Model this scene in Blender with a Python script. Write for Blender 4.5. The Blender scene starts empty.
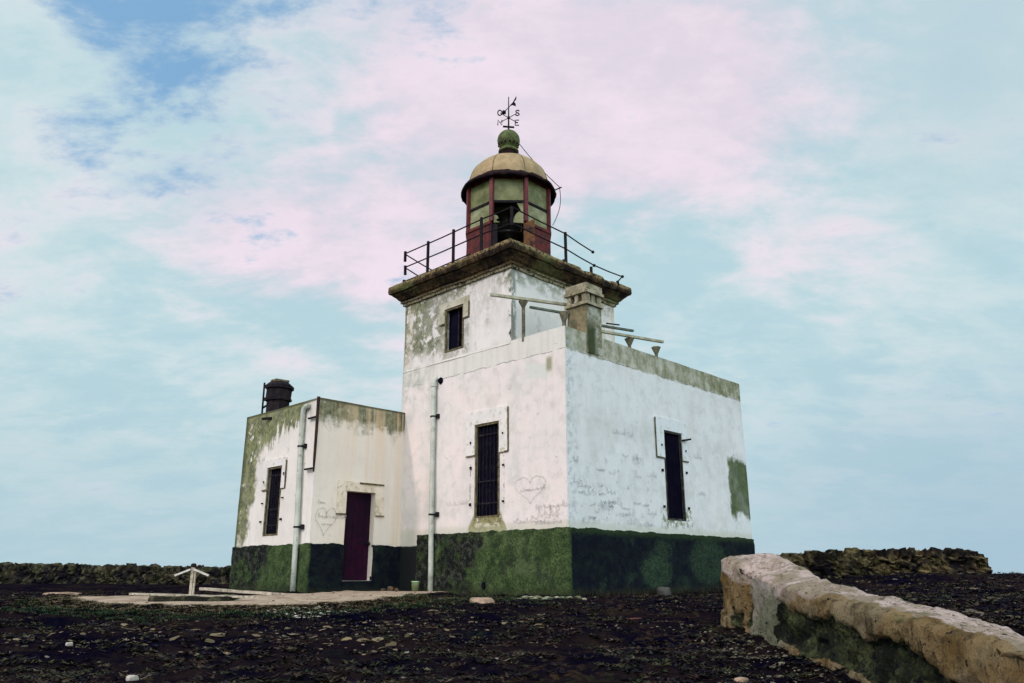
import bpy, bmesh, math, random
import numpy as np
from mathutils import Vector, Matrix, noise as mn
random.seed(7); rng = np.random.default_rng(11)
scene = bpy.context.scene
COL = scene.collection
R = math.radians

# ------------------------------------------------------------------ frames
# world X runs along the right-hand facade, Y along the left-hand facade, the near corner of the house is the origin
UX = (0.69969318, 0.71444345); UY = (-0.71444345, 0.69969318)
C0 = (1.1173, 15.9609)
EYE = 0.42835
def W(xc, yc, z=0.0):
    """a point given by metres right of / ahead of the viewpoint -> world"""
    dx, dy = xc - C0[0], yc - C0[1]
    return Vector((dx*UX[0] + dy*UX[1], dx*UY[0] + dy*UY[1], z))
def ss(x, a, b):
    t = min(1.0, max(0.0, (x-a)/(b-a))); return t*t*(3-2*t)
def zbase(xc, yc):
    z = -0.9 + 0.9*min(1.0, max(0.0, yc/14.0))
    return z + 0.42*ss(xc, 6.5, 12)*ss(yc, 12, 24)
def fbm(v, o=4):
    return mn.fractal(v, 1.0, 2.0, o, noise_basis='PERLIN_ORIGINAL')
PAD = [(-7.46,13.9),(-7.4,14.5),(-6.7,15.2),(-5.0,15.3),(-4.3,16.6),(-3.6,18.6),(-2.6,19.6),(-1.4,18.8),(-1.8,16.2),(-2.15,13.75),(-2.86,13.1),(-3.93,12.75),(-4.78,12.65),(-5.8,12.8),(-6.94,13.35)]
def pad_d(x, y):
    """signed distance to the sandy patch outline, positive inside"""
    best = 1e9; ins = False; n = len(PAD)
    for i in range(n):
        x1, y1 = PAD[i]; x2, y2 = PAD[(i+1) % n]
        if (y1 > y) != (y2 > y) and x < (x2-x1)*(y-y1)/(y2-y1)+x1: ins = not ins
        t = max(0, min(1, ((x-x1)*(x2-x1)+(y-y1)*(y2-y1))/((x2-x1)**2+(y2-y1)**2)))
        best = min(best, math.hypot(x-x1-t*(x2-x1), y-y1-t*(y2-y1)))
    return best if ins else -best
def zg(xc, yc):
    z = zbase(xc, yc)
    if 2 < yc < 40 and abs(xc) < 25:
        k = ss(yc, 2, 5)
        p = Vector((xc, yc, 0))
        f = 1.0
        if -9 < xc < 0 and 11 < yc < 21:
            d = pad_d(xc, yc); f = 1 - 0.85*ss(d, -0.3, 0.2); z += 0.05*ss(d, -0.45, 0.15)
        z += k*f*(0.07*fbm(p*0.7) + 0.05*fbm(p*2.6+Vector((7, 3, 0))) + .018*mn.noise(p*8))
    return z

# ------------------------------------------------------------------ node helper
class S:
    def __init__(s, nt, sock): s.nt = nt; s.o = sock
    def _m(s, op, b=None, c=None, rev=False, clamp=False):
        n = s.nt.nodes.new('ShaderNodeMath'); n.operation = op; n.use_clamp = clamp
        seq = [s, b, c]
        if rev: seq = [b, s, c]
        for i, v in enumerate(seq):
            if v is None: continue
            if isinstance(v, S): s.nt.links.new(v.o, n.inputs[i])
            else: n.inputs[i].default_value = v
        return S(s.nt, n.outputs[0])
    def __add__(s, b): return s._m('ADD', b)
    __radd__ = __add__
    def __sub__(s, b): return s._m('SUBTRACT', b)
    def __rsub__(s, b): return s._m('SUBTRACT', b, rev=True)
    def __mul__(s, b): return s._m('MULTIPLY', b)
    __rmul__ = __mul__
    def __truediv__(s, b): return s._m('DIVIDE', b)
    def abs(s): return s._m('ABSOLUTE')
    def max(s, b): return s._m('MAXIMUM', b)
    def min(s, b): return s._m('MINIMUM', b)
    def pow(s, b): return s._m('POWER', b)
    def clamp(s): return s._m('ADD', 0.0, clamp=True)
class T:
    def __init__(s, name, kind='mat'):
        if kind == 'mat':
            s.m = bpy.data.materials.new(name); s.m.use_nodes = True; s.nt = s.m.node_tree
        else:
            s.m = bpy.data.worlds.new(name); s.m.use_nodes = True; s.nt = s.m.node_tree
        s.nt.nodes.clear()
        s.out = s.nt.nodes.new('ShaderNodeOutputMaterial' if kind == 'mat' else 'ShaderNodeOutputWorld')
    def put(s, inp, v):
        if isinstance(v, S): s.nt.links.new(v.o, inp)
        elif isinstance(v, (tuple, list)) and len(v) == 3 and inp.type == 'RGBA': inp.default_value = (*v, 1)
        else: inp.default_value = v
    def coord(s, out='Object'):
        n = s.nt.nodes.new('ShaderNodeTexCoord'); return S(s.nt, n.outputs[out])
    def xyz(s, v):
        n = s.nt.nodes.new('ShaderNodeSeparateXYZ'); s.put(n.inputs[0], v); return [S(s.nt, n.outputs[i]) for i in range(3)]
    def vec(s, x, y, z):
        n = s.nt.nodes.new('ShaderNodeCombineXYZ')
        for i, v in enumerate((x, y, z)): s.put(n.inputs[i], v)
        return S(s.nt, n.outputs[0])
    def noise(s, v, scale, detail=4, rough=0.55, dist=0.0, col=False):
        n = s.nt.nodes.new('ShaderNodeTexNoise'); s.put(n.inputs['Vector'], v)
        n.inputs['Scale'].default_value = scale; n.inputs['Detail'].default_value = detail
        n.inputs['Roughness'].default_value = rough; n.inputs['Distortion'].default_value = dist
        return S(s.nt, n.outputs[1 if col else 0])
    def vor(s, v, scale, feature='F1', out=0, rand=1.0):
        n = s.nt.nodes.new('ShaderNodeTexVoronoi'); n.feature = feature; s.put(n.inputs['Vector'], v)
        n.inputs['Scale'].default_value = scale; n.inputs['Randomness'].default_value = rand
        return S(s.nt, n.outputs[out])
    def st(s, v, a, b, lo=0.0, hi=1.0):
        n = s.nt.nodes.new('ShaderNodeMapRange'); n.interpolation_type = 'SMOOTHSTEP'
        s.put(n.inputs[0], v); n.inputs[1].default_value = a; n.inputs[2].default_value = b
        n.inputs[3].default_value = lo; n.inputs[4].default_value = hi
        if a > b:
            n.inputs[1].default_value = b; n.inputs[2].default_value = a; n.inputs[3].default_value = hi; n.inputs[4].default_value = lo
        return S(s.nt, n.outputs[0])
    def box(s, v, a, b, soft):
        return s.st(v, a-soft, a+soft)*s.st(v, b+soft, b-soft)
    def mix(s, f, a, b):
        n = s.nt.nodes.new('ShaderNodeMix'); n.data_type = 'RGBA'
        s.put(n.inputs[0], f); s.put(n.inputs[6], a); s.put(n.inputs[7], b); return S(s.nt, n.outputs[2])
    def attr(s, name):
        n = s.nt.nodes.new('ShaderNodeAttribute'); n.attribute_name = name; return S(s.nt, n.outputs[0])
    def scale(s, c, k):
        n = s.nt.nodes.new('ShaderNodeVectorMath'); n.operation = 'SCALE'; s.put(n.inputs[0], c); s.put(n.inputs[3], k); return S(s.nt, n.outputs[0])
    def bump(s, h, dist, strength=1.0, nrm=None):
        n = s.nt.nodes.new('ShaderNodeBump'); s.put(n.inputs['Height'], h); n.inputs['Distance'].default_value = dist; n.inputs['Strength'].default_value = strength
        if nrm: s.put(n.inputs['Normal'], nrm)
        return S(s.nt, n.outputs[0])
    def bsdf(s, color, rough=0.8, bump=None, metal=0.0, spec=0.3, **kw):
        n = s.nt.nodes.new('ShaderNodeBsdfPrincipled')
        s.put(n.inputs['Base Color'], color); s.put(n.inputs['Roughness'], rough); s.put(n.inputs['Metallic'], metal); s.put(n.inputs['Specular IOR Level'], spec)
        if bump: s.put(n.inputs['Normal'], bump)
        for k, v in kw.items(): s.put(n.inputs[k], v)
        s.nt.links.new(n.outputs[0], s.out.inputs[0]); return s.m

# ------------------------------------------------------------------ mesh helper
class MB:
    def __init__(s): s.v = []; s.f = []
    def add(s, vs, fs):
        o = len(s.v); s.v += [tuple(p) for p in vs]; s.f += [tuple(o+i for i in f) for f in fs]
    def box(s, x0, x1, y0, y1, z0, z1):
        s.add([(x0,y0,z0),(x1,y0,z0),(x1,y1,z0),(x0,y1,z0),(x0,y0,z1),(x1,y0,z1),(x1,y1,z1),(x0,y1,z1)],
              [(0,3,2,1),(4,5,6,7),(0,1,5,4),(1,2,6,5),(2,3,7,6),(3,0,4,7)])
    def tube(s, pts, r, n=8, cap=True):
        pts = [Vector(p) for p in pts]; rs = r if isinstance(r, (list, tuple)) else [r]*len(pts)
        rings = []; up = None
        for i, p in enumerate(pts):
            d = (pts[min(i+1, len(pts)-1)] - pts[max(i-1, 0)]).normalized()
            if up is None: up = Vector((0,0,1)) if abs(d.z) < .9 else Vector((1,0,0))
            a = d.cross(up).normalized(); up = a.cross(d).normalized()
            rings.append([p + rs[i]*(math.cos(2*math.pi*k/n)*a + math.sin(2*math.pi*k/n)*up) for k in range(n)])
        vs = [q for g in rings for q in g]; fs = []
        for i in range(len(pts)-1):
            for k in range(n):
                fs.append((i*n+k, i*n+(k+1) % n, (i+1)*n+(k+1) % n, (i+1)*n+k))
        if cap: fs.append(tuple(range(n-1, -1, -1))); fs.append(tuple((len(pts)-1)*n+k for k in range(n)))
        s.add(vs, fs)
    def lathe(s, cx, cy, prof, n=32, a0=0.0, cap=False):
        vs = []; fs = []
        for r, z in prof:
            for k in range(n):
                t = a0 + 2*math.pi*k/n; vs.append((cx+r*math.cos(t), cy+r*math.sin(t), z))
        for i in range(len(prof)-1):
            for k in range(n):
                fs.append((i*n+k, i*n+(k+1) % n, (i+1)*n+(k+1) % n, (i+1)*n+k))
        if cap: fs.append(tuple(range(n-1, -1, -1))); fs.append(tuple((len(prof)-1)*n+k for k in range(n)))
        s.add(vs, fs)
    def slab(s, p, q, w, h, up=(0,0,1)):
        """a bar of width w and height h from p to q"""
        p, q = Vector(p), Vector(q); d = (q-p).normalized()
        if d.cross(Vector(up)).length < 1e-3: up = (1, 0, 0)
        a = d.cross(Vector(up)).normalized(); u = a.cross(d).normalized()
        vs = []
        for c in (p, q):
            for i, j in ((-1,-1),(1,-1),(1,1),(-1,1)): vs.append(c + a*w/2*i + u*h/2*j)
        s.add(vs, [(0,3,2,1),(4,5,6,7),(0,1,5,4),(1,2,6,5),(2,3,7,6),(3,0,4,7)])
    def warp(s, amp, freq, seed=0.0, fine=0.0):
        o = Vector((seed, seed*1.7, seed*.3)); out = []
        for p in s.v:
            P = Vector(p); d = mn.noise_vector(P*freq+o)*amp
            if fine: d += mn.noise_vector(P*freq*5+o)*fine
            out.append(tuple(P+d))
        s.v = out
    def build(s, name, mat, parent=None, smooth=False, loc=None, bevel=0.0, recalc=True):
        me = bpy.data.meshes.new(name); me.from_pydata(s.v, [], s.f); me.update()
        bm = bmesh.new(); bm.from_mesh(me)
        bmesh.ops.remove_doubles(bm, verts=bm.verts, dist=1e-4)
        if recalc: bmesh.ops.recalc_face_normals(bm, faces=bm.faces)
        if bevel > 0: bmesh.ops.bevel(bm, geom=bm.edges[:], offset=bevel, segments=2, affect='EDGES', clamp_overlap=True)
        bm.to_mesh(me); bm.free()
        if smooth:
            for p in me.polygons: p.use_smooth = True
        me.materials.append(mat)
        o = bpy.data.objects.new(name, me); COL.objects.link(o)
        if parent: o.parent = parent
        if loc: o.location = loc
        return o
def grid_box(mb, x0, x1, y0, y1, z0, z1, step, holes=(), depth=0.2, skip='', inset=0.0):
    """box shell of small quads; holes = (face, u0, u1, z0, z1) with face 'L' (x=x0) or 'R' (y=y0); each hole gets reveals depth deep"""
    def lines(a, b, cuts):
        n = max(1, round((b-a)/step)); L = [a+(b-a)*i/n for i in range(n+1)]
        for c in cuts:
            k = min(range(len(L)), key=lambda i: abs(L[i]-c))
            if 0 < k < len(L)-1 and abs(L[k]-c) < step*.5: L[k] = c
            else: L.append(c)
        return sorted(set(L))
    def face(us, vs, P, hs):
        idx = {}; vv = []; ff = []
        for i, u in enumerate(us):
            for j, v in enumerate(vs): idx[i, j] = len(vv); vv.append(P(u, v))
        for i in range(len(us)-1):
            for j in range(len(vs)-1):
                cu, cv = (us[i]+us[i+1])/2, (vs[j]+vs[j+1])/2
                if any(a < cu < b and c < cv < d for a, b, c, d in hs): continue
                ff.append((idx[i,j], idx[i+1,j], idx[i+1,j+1], idx[i,j+1]))
        mb.add(vv, ff)
    hL = [h[1:] for h in holes if h[0] == 'L']; hR = [h[1:] for h in holes if h[0] == 'R']
    zc = [h[2] for h in hL+hR] + [h[3] for h in hL+hR]
    xs = lines(x0, x1, [c for h in hR for c in h[:2]]); ys = lines(y0, y1, [c for h in hL for c in h[:2]]); zs = lines(z0, z1, zc)
    if 'L' not in skip: face(ys, zs, lambda u, v: (x0, u, v), hL)
    if 'R' not in skip: face(xs, zs, lambda u, v: (u, y0, v), hR)
    if 'l' not in skip: face(ys, zs, lambda u, v: (x1, u, v), [])
    if 'r' not in skip: face(xs, zs, lambda u, v: (u, y1, v), [])
    if 'T' not in skip: face(xs, ys, lambda u, v: (u, v, z1), [])
    def seg(a, b, L): return [a] + [c for c in L if a < c < b] + [b]
    ds = [0, depth*.5, depth]
    for a, b, c, d in hL:
        for u in (a, b): face(ds, seg(c, d, zs), lambda w, v, u=u: (x0+w, u, v), [])
        for v in (c, d): face(ds, seg(a, b, ys), lambda w, t, v=v: (x0+w, t, v), [])
    for a, b, c, d in hR:
        for u in (a, b): face(ds, seg(c, d, zs), lambda w, v, u=u: (u, y0+w, v), [])
        for v in (c, d): face(ds, seg(a, b, xs), lambda w, t, v=v: (t, y0+w, v), [])
def empty(name, loc=(0,0,0)):
    o = bpy.data.objects.new(name, None); COL.objects.link(o); o.location = loc; o.empty_display_size = .3; return o
def tag(o, label=None, cat=None, group=None, kind=None):
    if label: o['label'] = label
    if cat: o['category'] = cat
    if group: o['group'] = group
    if kind: o['kind'] = kind
    return o

# ------------------------------------------------------------------ materials
WHITE = (0.755, 0.715, 0.695)
def plaster_base(t, P, x, y, z, tint=WHITE):
    n1 = t.noise(P, 1.1, 6, .6); n2 = t.noise(P, 7, 6, .65)
    along = x + y
    streak = t.noise(t.vec(along*5.0, (x-y)*5.0, z*0.55), 1.0, 5, .6)
    c = t.mix(t.st(n1, .35, .7), tint, tuple(k*.88 for k in tint))
    c = t.mix(t.st(streak, .52, .75)*0.35, c, (0.52, 0.52, 0.47))
    c = t.mix(t.st(n2, .62, .78)*0.35, c, (0.50, 0.49, 0.45))
    pits = t.st(t.noise(P, 26, 3, .6), .67, .72)
    c = t.mix(pits*0.45, c, (0.26, 0.25, 0.22))
    chip = t.st(t.noise(P, 3.3, 7, .78, .4), .645, .665); c = t.mix(chip*.55, c, (0.40, 0.375, 0.30)); pits = pits.max(chip*.8)
    return c, n1, n2, streak, pits
def algae(t, P):
    """blotchy green-black growth colour"""
    a = t.noise(P, 5, 6, .7); b = t.noise(P, 19, 4, .7)
    c = t.mix(t.st(a, .4, .62), (0.075, 0.095, 0.035), (0.22, 0.22, 0.125))
    return t.mix(t.st(b, .5, .72)*.8, c, (0.035, 0.042, 0.022))

def mat_house():
    t = T('house_plaster'); P = t.coord(); x, y, z = t.xyz(P)
    c, n1, n2, streak, pits = plaster_base(t, P, x, y, z)
    wob = (t.noise(P, 2.2, 6, .65)-.5)
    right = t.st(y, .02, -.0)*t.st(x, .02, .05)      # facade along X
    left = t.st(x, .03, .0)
    # blue skylight painted into the right facade, warm sunlight into the left
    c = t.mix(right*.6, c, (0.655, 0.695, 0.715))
    c = t.mix(left*.6*t.st(n1, .7, .35), c, (0.77, 0.645, 0.62))
    mott = t.noise(P, 2.4, 8, .72)
    c = t.mix(t.st(mott, .47, .66)*.48, c, (0.47, 0.475, 0.45))
    big = t.noise(P, .75, 6, .66); c = t.mix(t.st(big, .50, .66)*.35, c, (0.46, 0.44, 0.40))
    c = t.mix(t.st(t.noise(t.vec(x*2.2, y*2.2, z*.5), 1.4, 7, .68), .50, .70)*.35, c, (0.55, 0.53, 0.50))
    # bare parapet band
    band = t.st(z + wob*.30, 5.01, 5.07)
    bc = t.mix(t.st(t.noise(t.vec(x*1.7, y*1.7, z*1.2), 1.6, 8, .74), .38, .62), (0.47, 0.46, 0.39), (0.20, 0.205, 0.125))
    bc = t.mix(t.st(x, 2.5, 7)*t.st(t.noise(P, 3, 5, .7), .4, .62)*.8, bc, (0.13, 0.14, 0.055))
    bandl = t.mix(t.st(streak, .4, .7)*.5, (0.66, 0.65, 0.60), (0.44, 0.43, 0.38))
    c = t.mix(band*right.max(t.st(x, .3, .5)), c, bc)
    c = t.mix(band*left*.75, c, bandl)
    # crack line under the band
    crack = t.box(z + (t.noise(P, 4, 4, .7)-.5)*.14, 5.035, 5.05, .008)*t.st(t.noise(P, 1.3, 2), .42, .5)
    c = t.mix(crack*.8, c, (0.12, 0.11, 0.09))
    # growth patch low at the far end of the right facade
    g = t.st(x + wob*.55, 6.46, 6.56)*t.box(z + wob*.8, 1.88, 3.36, .10)*right
    gc = t.mix(t.st(t.noise(P, 4, 6, .75), .40, .60), (0.040, 0.062, 0.020), (0.085, 0.12, 0.04))
    c = t.mix(g*.96, c, gc)
    # run-off under the chimney
    s1 = t.box(x + wob*.25, .80, 1.16, .06)*t.st(z + wob*.7, 4.95, 5.2)*right
    c = t.mix(s1*t.st(t.noise(P, 5, 5, .7), .32, .5), c, (0.06, 0.07, 0.03))
    # repaired patch on the left facade
    rp = t.box(y + wob*.35, .45, 1.15, .06)*t.box(z + wob*.35 - (y-.8)*.12, 4.52, 4.82, .05)*left
    c = t.mix(rp*.85, c, (0.60, 0.62, 0.58))
    sp = t.box(y + wob*.12, .36, .52, .05)*t.box(z + wob*.15, 4.62, 4.92, .06)*left
    c = t.mix(sp*.9, c, (0.27, 0.27, 0.16))
    # grime at top of left facade near the tower, below the sills
    tg = left*t.st(y, 3.6, 5.4)*t.st(z + wob*1.6, 3.9, 5.2)*t.st(t.noise(P, 3, 6, .7), .42, .6)
    c = t.mix(tg*.7, c, (0.36, 0.38, 0.33))
    slz = t.st(z, 1.3, 1.9)*.28
    sl = left*t.st(y + wob*.35 - slz, 1.66, 1.74)*t.st(y + wob*.35 + slz, 3.02, 2.94)*t.st(z + wob*.25, 1.92, 1.78)
    c = t.mix(sl*t.st(t.noise(P, 6, 6, .75), .34, .46)*.95, c, t.mix(t.st(t.noise(P, 9, 5, .7), .45, .6), (0.27, 0.245, 0.10), (0.12, 0.115, 0.05)))
    c = t.mix(sl*t.st(z + wob*.3, 1.50, 1.56)*0.0 + left*t.box(z + wob*.1, 1.42, 1.50, .02)*t.box(y + wob*.6, 1.95, 2.75, .08)*t.st(n2, .42, .55)*.8, c, (0.62, 0.58, 0.47))
    jb = left*(t.box(y + wob*.10, 1.80, 1.83, .012).max(t.box(y + wob*.10, 2.88, 2.91, .012)))*t.box(z, 1.7, 3.1, .1)*t.st(t.noise(t.vec(x, y*2, z*4), 1.6, 3, .6), .50, .56)
    c = t.mix(jb*.8, c, (0.12, 0.13, 0.09))
    sr = right*t.box(x + wob*.3, 3.30, 4.58, .07)*t.box(z + wob*.3, 1.44, 1.90, .07)
    c = t.mix(sr*t.st(t.noise(P, 6, 5, .7), .46, .58)*.85, c, (0.15, 0.17, 0.06))
    # scuffed lower wall: fine scratches
    sc = t.noise(t.vec(x*27, y*27, z*8), 1.0, 3, .6, dist=1.2)
    low = t.st(z, 3.2, 2.2)
    c = t.mix(t.st(sc, .615, .66)*low*right*t.st(t.noise(P, .9, 4, .6), .36, .55)*.5, c, (0.36, 0.38, 0.42))
    c = t.mix(t.st(sc, .66, .69)*low*left*.35, c, (0.45, 0.42, 0.42))
    ed = t.st(x, .5, .08)*right*t.st(n2, .45, .62)
    c = t.mix(ed*.7, c, (0.34, 0.40, 0.42))
    base = t.st(z + wob*.25, 1.52, 1.36)
    c = t.mix(base*.45, c, (0.42, 0.43, 0.30))
    # dark corner strip by the annex, whose cast shadow is painted in
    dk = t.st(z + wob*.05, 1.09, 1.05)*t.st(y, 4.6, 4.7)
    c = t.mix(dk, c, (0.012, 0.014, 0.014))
    b = t.bump(n2*.5 + t.noise(P, 40, 4, .6)*.25 - pits*.6, .012, .8)
    return t.bsdf(c, .9, b, spec=.12)
def mat_tower():
    t = T('tower_plaster'); P = t.coord(); x, y, z = t.xyz(P)
    c, n1, n2, streak, pits = plaster_base(t, P, x, y, z)
    wob = t.noise(P, 2.0, 6, .65)-.5
    left = t.st(x, .03, .0); right = 1.0 - left
    al = algae(t, P)
    c = t.mix(t.st(t.noise(P, 2.4, 8, .72), .48, .68)*.32, c, (0.46, 0.45, 0.38))
    m = left*t.st(y + wob*2.2, 3.2, 4.0)*t.st(z + wob*1.5, 5.4, 6.1)*t.st(t.noise(P, 3.1, 7, .74), .42, .50)
    m = m.max(left*t.box(y + wob*.4, 3.05, 4.05, .1)*t.st(z + wob*.3, 5.35, 5.7)*t.st(z, 6.5, 6.2)*t.st(t.noise(P, 5, 6, .75), .46, .54)*.8)
    m = m.max(t.st(t.noise(t.vec(x*1.6, y*1.6, z*.9), 1.5, 7, .72), .58, .66)*.35)
    m = m.max(left*t.st(z + wob*.6, 6.85, 7.25)*t.st(y+wob, 2.3, 3.2)*t.st(t.noise(P, 4, 6, .7), .40, .54))
    m = m.max(t.st(z + wob*.9, 6.8, 7.2)*t.st(t.noise(P, 4.5, 6, .7), .40, .56)*(right*.95).max(t.st(y, 2.3, 1.7)))
    c = t.mix(m*.95, c, al)
    cor = right*t.st(x + wob*.22, .20, .10)*t.st(t.noise(t.vec(x*3, y*3, z*1.2), 2.4, 6, .75), .43, .52)
    cor = cor.max(left*t.box(y + wob*.1, 1.58, 1.68, .03)*t.st(t.noise(P, 3, 4, .7), .5, .6))
    c = t.mix(cor, c, (0.07, 0.08, 0.04))
    oc = right*t.st(x+wob, 1.4, 2.3)*t.st(streak, .42, .62)*t.st(z, 5.2, 6.6)
    c = t.mix(oc*.75, c, (0.46, 0.36, 0.21))
    oc2 = left*t.st(y + wob*.3, 5.0, 5.4)*t.st(streak, .4, .6)
    c = t.mix(oc2*.4, c, (0.42, 0.36, 0.25))
    c = t.mix(right*.3, c, (0.64, 0.67, 0.65))
    b = t.bump(n2*.5 + t.noise(P, 40, 4, .6)*.25 - pits*.6, .012, .8)
    return t.bsdf(c, .9, b, spec=.12)
def mat_annex():
    t = T('annex_plaster'); P = t.coord(); x, y, z = t.xyz(P)
    c, n1, n2, streak, pits = plaster_base(t, P, x, y, z, (0.76, 0.71, 0.67))
    wob = t.noise(P, 1.7, 6, .68)-.5
    left = t.st(x, -2.56, -2.6); right = 1.0 - left
    al = algae(t, P)
    al2 = t.mix(t.st(t.noise(P, 6, 5, .7), .45, .6), al, (0.20, 0.22, 0.08))
    drip = t.noise(t.vec((x-y)*3, (x+y)*3, z*.35), 1.3, 5, .6)-.5
    mL = left*(t.st(y + wob*1.9 + (z-2.5)*.22, 7.85, 8.2).max(t.st(z + wob*1.5 + drip*1.7 + (y-7)*.12, 3.62, 3.9)*t.st(y, 5.4, 6.0)))
    mL = mL*t.st(t.noise(P, 4, 6, .7), .32, .40)
    mR = right*t.st(z + wob*1.3 + drip*.5, 3.66, 3.98)*t.st(t.noise(P, 3.2, 6, .7), .28, .40)
    c = t.mix(mL*.95, c, al2); c = t.mix(mR*.92, c, al)
    blk = right*t.st(z + wob*.7, 3.8, 4.15)*t.st(t.noise(P, 1.6, 5, .7), .5, .6)
    c = t.mix(blk*.8, c, (0.04, 0.04, 0.02))
    # rusty ochre runs on the door side
    st2 = t.noise(t.vec(x*9, y*9, z*.22), 1.0, 5, .65)
    oc = right*t.st(st2, .40, .62)*t.st(x, -2.7, -.8, .25, 1.0)
    c = t.mix(oc*.6, c, (0.70, 0.52, 0.33))
    c = t.mix(right*.4*(1-mR), c, (0.82, 0.70, 0.58))  # warm bounce light painted into the door side
    top = t.st(z, 4.32, 4.37)
    c = t.mix(top*.85, c, (0.07, 0.07, 0.04))
    edge = left*t.st(y + wob*.5, 8.55, 8.75)
    c = t.mix(edge*.8, c, (0.06, 0.07, 0.035))
    b = t.bump(n2*.5 + t.noise(P, 38, 4, .6)*.3 - pits*.6 - mL*.3, .014, .8)
    return t.bsdf(c, .9, b, spec=.12)
def mat_plinth(name, bare_from, bare_to, dark=False):
    """moss over rough render; rubble laid bare between two Y values of the sunny side"""
    t = T(name); P = t.coord(); x, y, z = t.xyz(P)
    n = t.noise(P, 4.5, 7, .7); f = t.noise(P, 30, 5, .7); m = t.noise(P, 1.3, 5, .6)
    c = t.mix(t.st(n, .36, .64), (0.034, 0.060, 0.022), (0.100, 0.145, 0.054))
    c = t.mix(t.st(f, .44, .62)*.85, c, (0.014, 0.028, 0.013))
    c = t.mix(t.st(m, .52, .68)*.45, c, (0.12, 0.16, 0.075))
    c = t.mix(t.st(t.noise(P, 2.1, 7, .72), .50, .62)*.7, c, (0.018, 0.026, 0.018))
    wob = m-.5
    bare = t.st(y + wob*2.2, bare_from, bare_from+.5)*t.st(y, bare_to+.25, bare_to)*t.st(t.noise(P, 2.6, 6, .7), .40, .52)
    v = t.vor(P, 7.5, out=0); vc = t.vor(P, 7.5, out=1)
    st_ = t.mix(t.st(t.noise(P, 7, 9, .8), .46, .60), (0.006, 0.007, 0.011), (0.060, 0.065, 0.050))
    c = t.mix(bare*.95, c, st_)
    # sunless facade: its shade painted in with dark growth and a few green cushions
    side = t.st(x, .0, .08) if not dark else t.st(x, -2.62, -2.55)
    shade_film = t.mix(t.st(n, .42, .66), (0.0035, 0.0045, 0.013), (0.008, 0.014, 0.016))
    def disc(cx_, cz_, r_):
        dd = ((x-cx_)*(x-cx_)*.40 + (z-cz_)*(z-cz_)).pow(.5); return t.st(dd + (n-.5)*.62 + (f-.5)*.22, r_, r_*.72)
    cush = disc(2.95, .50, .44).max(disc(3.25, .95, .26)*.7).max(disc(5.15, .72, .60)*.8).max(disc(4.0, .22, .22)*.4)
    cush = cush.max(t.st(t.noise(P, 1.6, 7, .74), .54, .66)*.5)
    shade_film = t.mix(cush*t.st(n, .30, .55, .35, .85), shade_film, t.mix(t.st(f, .40, .60), (0.050, 0.085, 0.046), (0.012, 0.026, 0.018)))
    shade_film = t.mix(t.st(z + (f-.5)*.25, 1.16, 1.29)*(.0 if dark else .7), shade_film, (0.03, 0.055, 0.02))
    c = t.mix(side*.97, c, shade_film)
    damp = t.st(z + wob*.3, .22, .02)
    c = t.mix(damp*.6, c, (0.03, 0.035, 0.018))
    h = n*.6 + f*.4 - bare*v*1.1
    return t.bsdf(c, .95, t.bump(h, .08, 1.0), spec=.1)
def mat_simple(name, c1, c2, sc=6, rough=.8, metal=0, bd=.006, spec=.3, c3=None, th=(.4, .62), s3=14):
    t = T(name); P = t.coord(); n = t.noise(P, sc, 6, .65); f = t.noise(P, s3, 5, .7)
    c = t.mix(t.st(n, *th), c1, c2)
    if c3: c = t.mix(t.st(f, .52, .66), c, c3)
    return t.bsdf(c, rough, t.bump(n*.5+f*.5, bd, .8), metal=metal, spec=spec)
def mat_cornice():
    t = T('weathered_cornice'); P = t.coord(); x, y, z = t.xyz(P)
    n = t.noise(P, 2.6, 7, .7); f = t.noise(P, 14, 6, .7); m = t.noise(P, 1.0, 4, .6)
    c = t.mix(t.st(n, .38, .62), (0.014, 0.010, 0.008), (0.085, 0.055, 0.025))
    c = t.mix(t.st(f, .46, .62)*.9, c, (0.010, 0.008, 0.009))
    c = t.mix(t.st(m, .52, .66)*.6, c, (0.11, 0.12, 0.045))
    lip = t.st(z + (n-.5)*.14, 7.74, 7.79)
    c = t.mix(lip*t.st(f, .60, .42)*.8, c, (0.30, 0.225, 0.115))
    low = t.st(z + (n-.5)*.12, 7.43, 7.38)
    c = t.mix(low*t.st(f, .62, .44)*.7, c, (0.34, 0.31, 0.20))
    return t.bsdf(c, .95, t.bump(n*.6+f*.5, .03, 1.0), spec=.1)
def mat_chimney():
    t = T('roof_chimney_render'); P = t.coord(); x, y, z = t.xyz(P)
    n = t.noise(P, 3.4, 7, .7); f = t.noise(P, 12, 5, .7)
    c = t.mix(t.st(n, .38, .62), (0.225, 0.19, 0.115), (0.115, 0.10, 0.06))
    side = t.st(x, .775, .80)      # face on the facade line
    pale = t.mix(t.st(n, .40, .56), (0.40, 0.40, 0.34), (0.16, 0.165, 0.10))
    moss = t.st(x + (n-.5)*.5, 1.12, .98)*t.st(z + (n-.5)*1.2, 6.0, 5.6)
    pale = t.mix(moss*.95, pale, (0.035, 0.05, 0.02))
    c = t.mix(side, c, pale)
    c = t.mix(t.st(f, .56, .68)*.6, c, (0.05, 0.045, 0.03))
    return t.bsdf(c, .95, t.bump(n*.5+f*.5, .02, .9), spec=.1)
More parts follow.
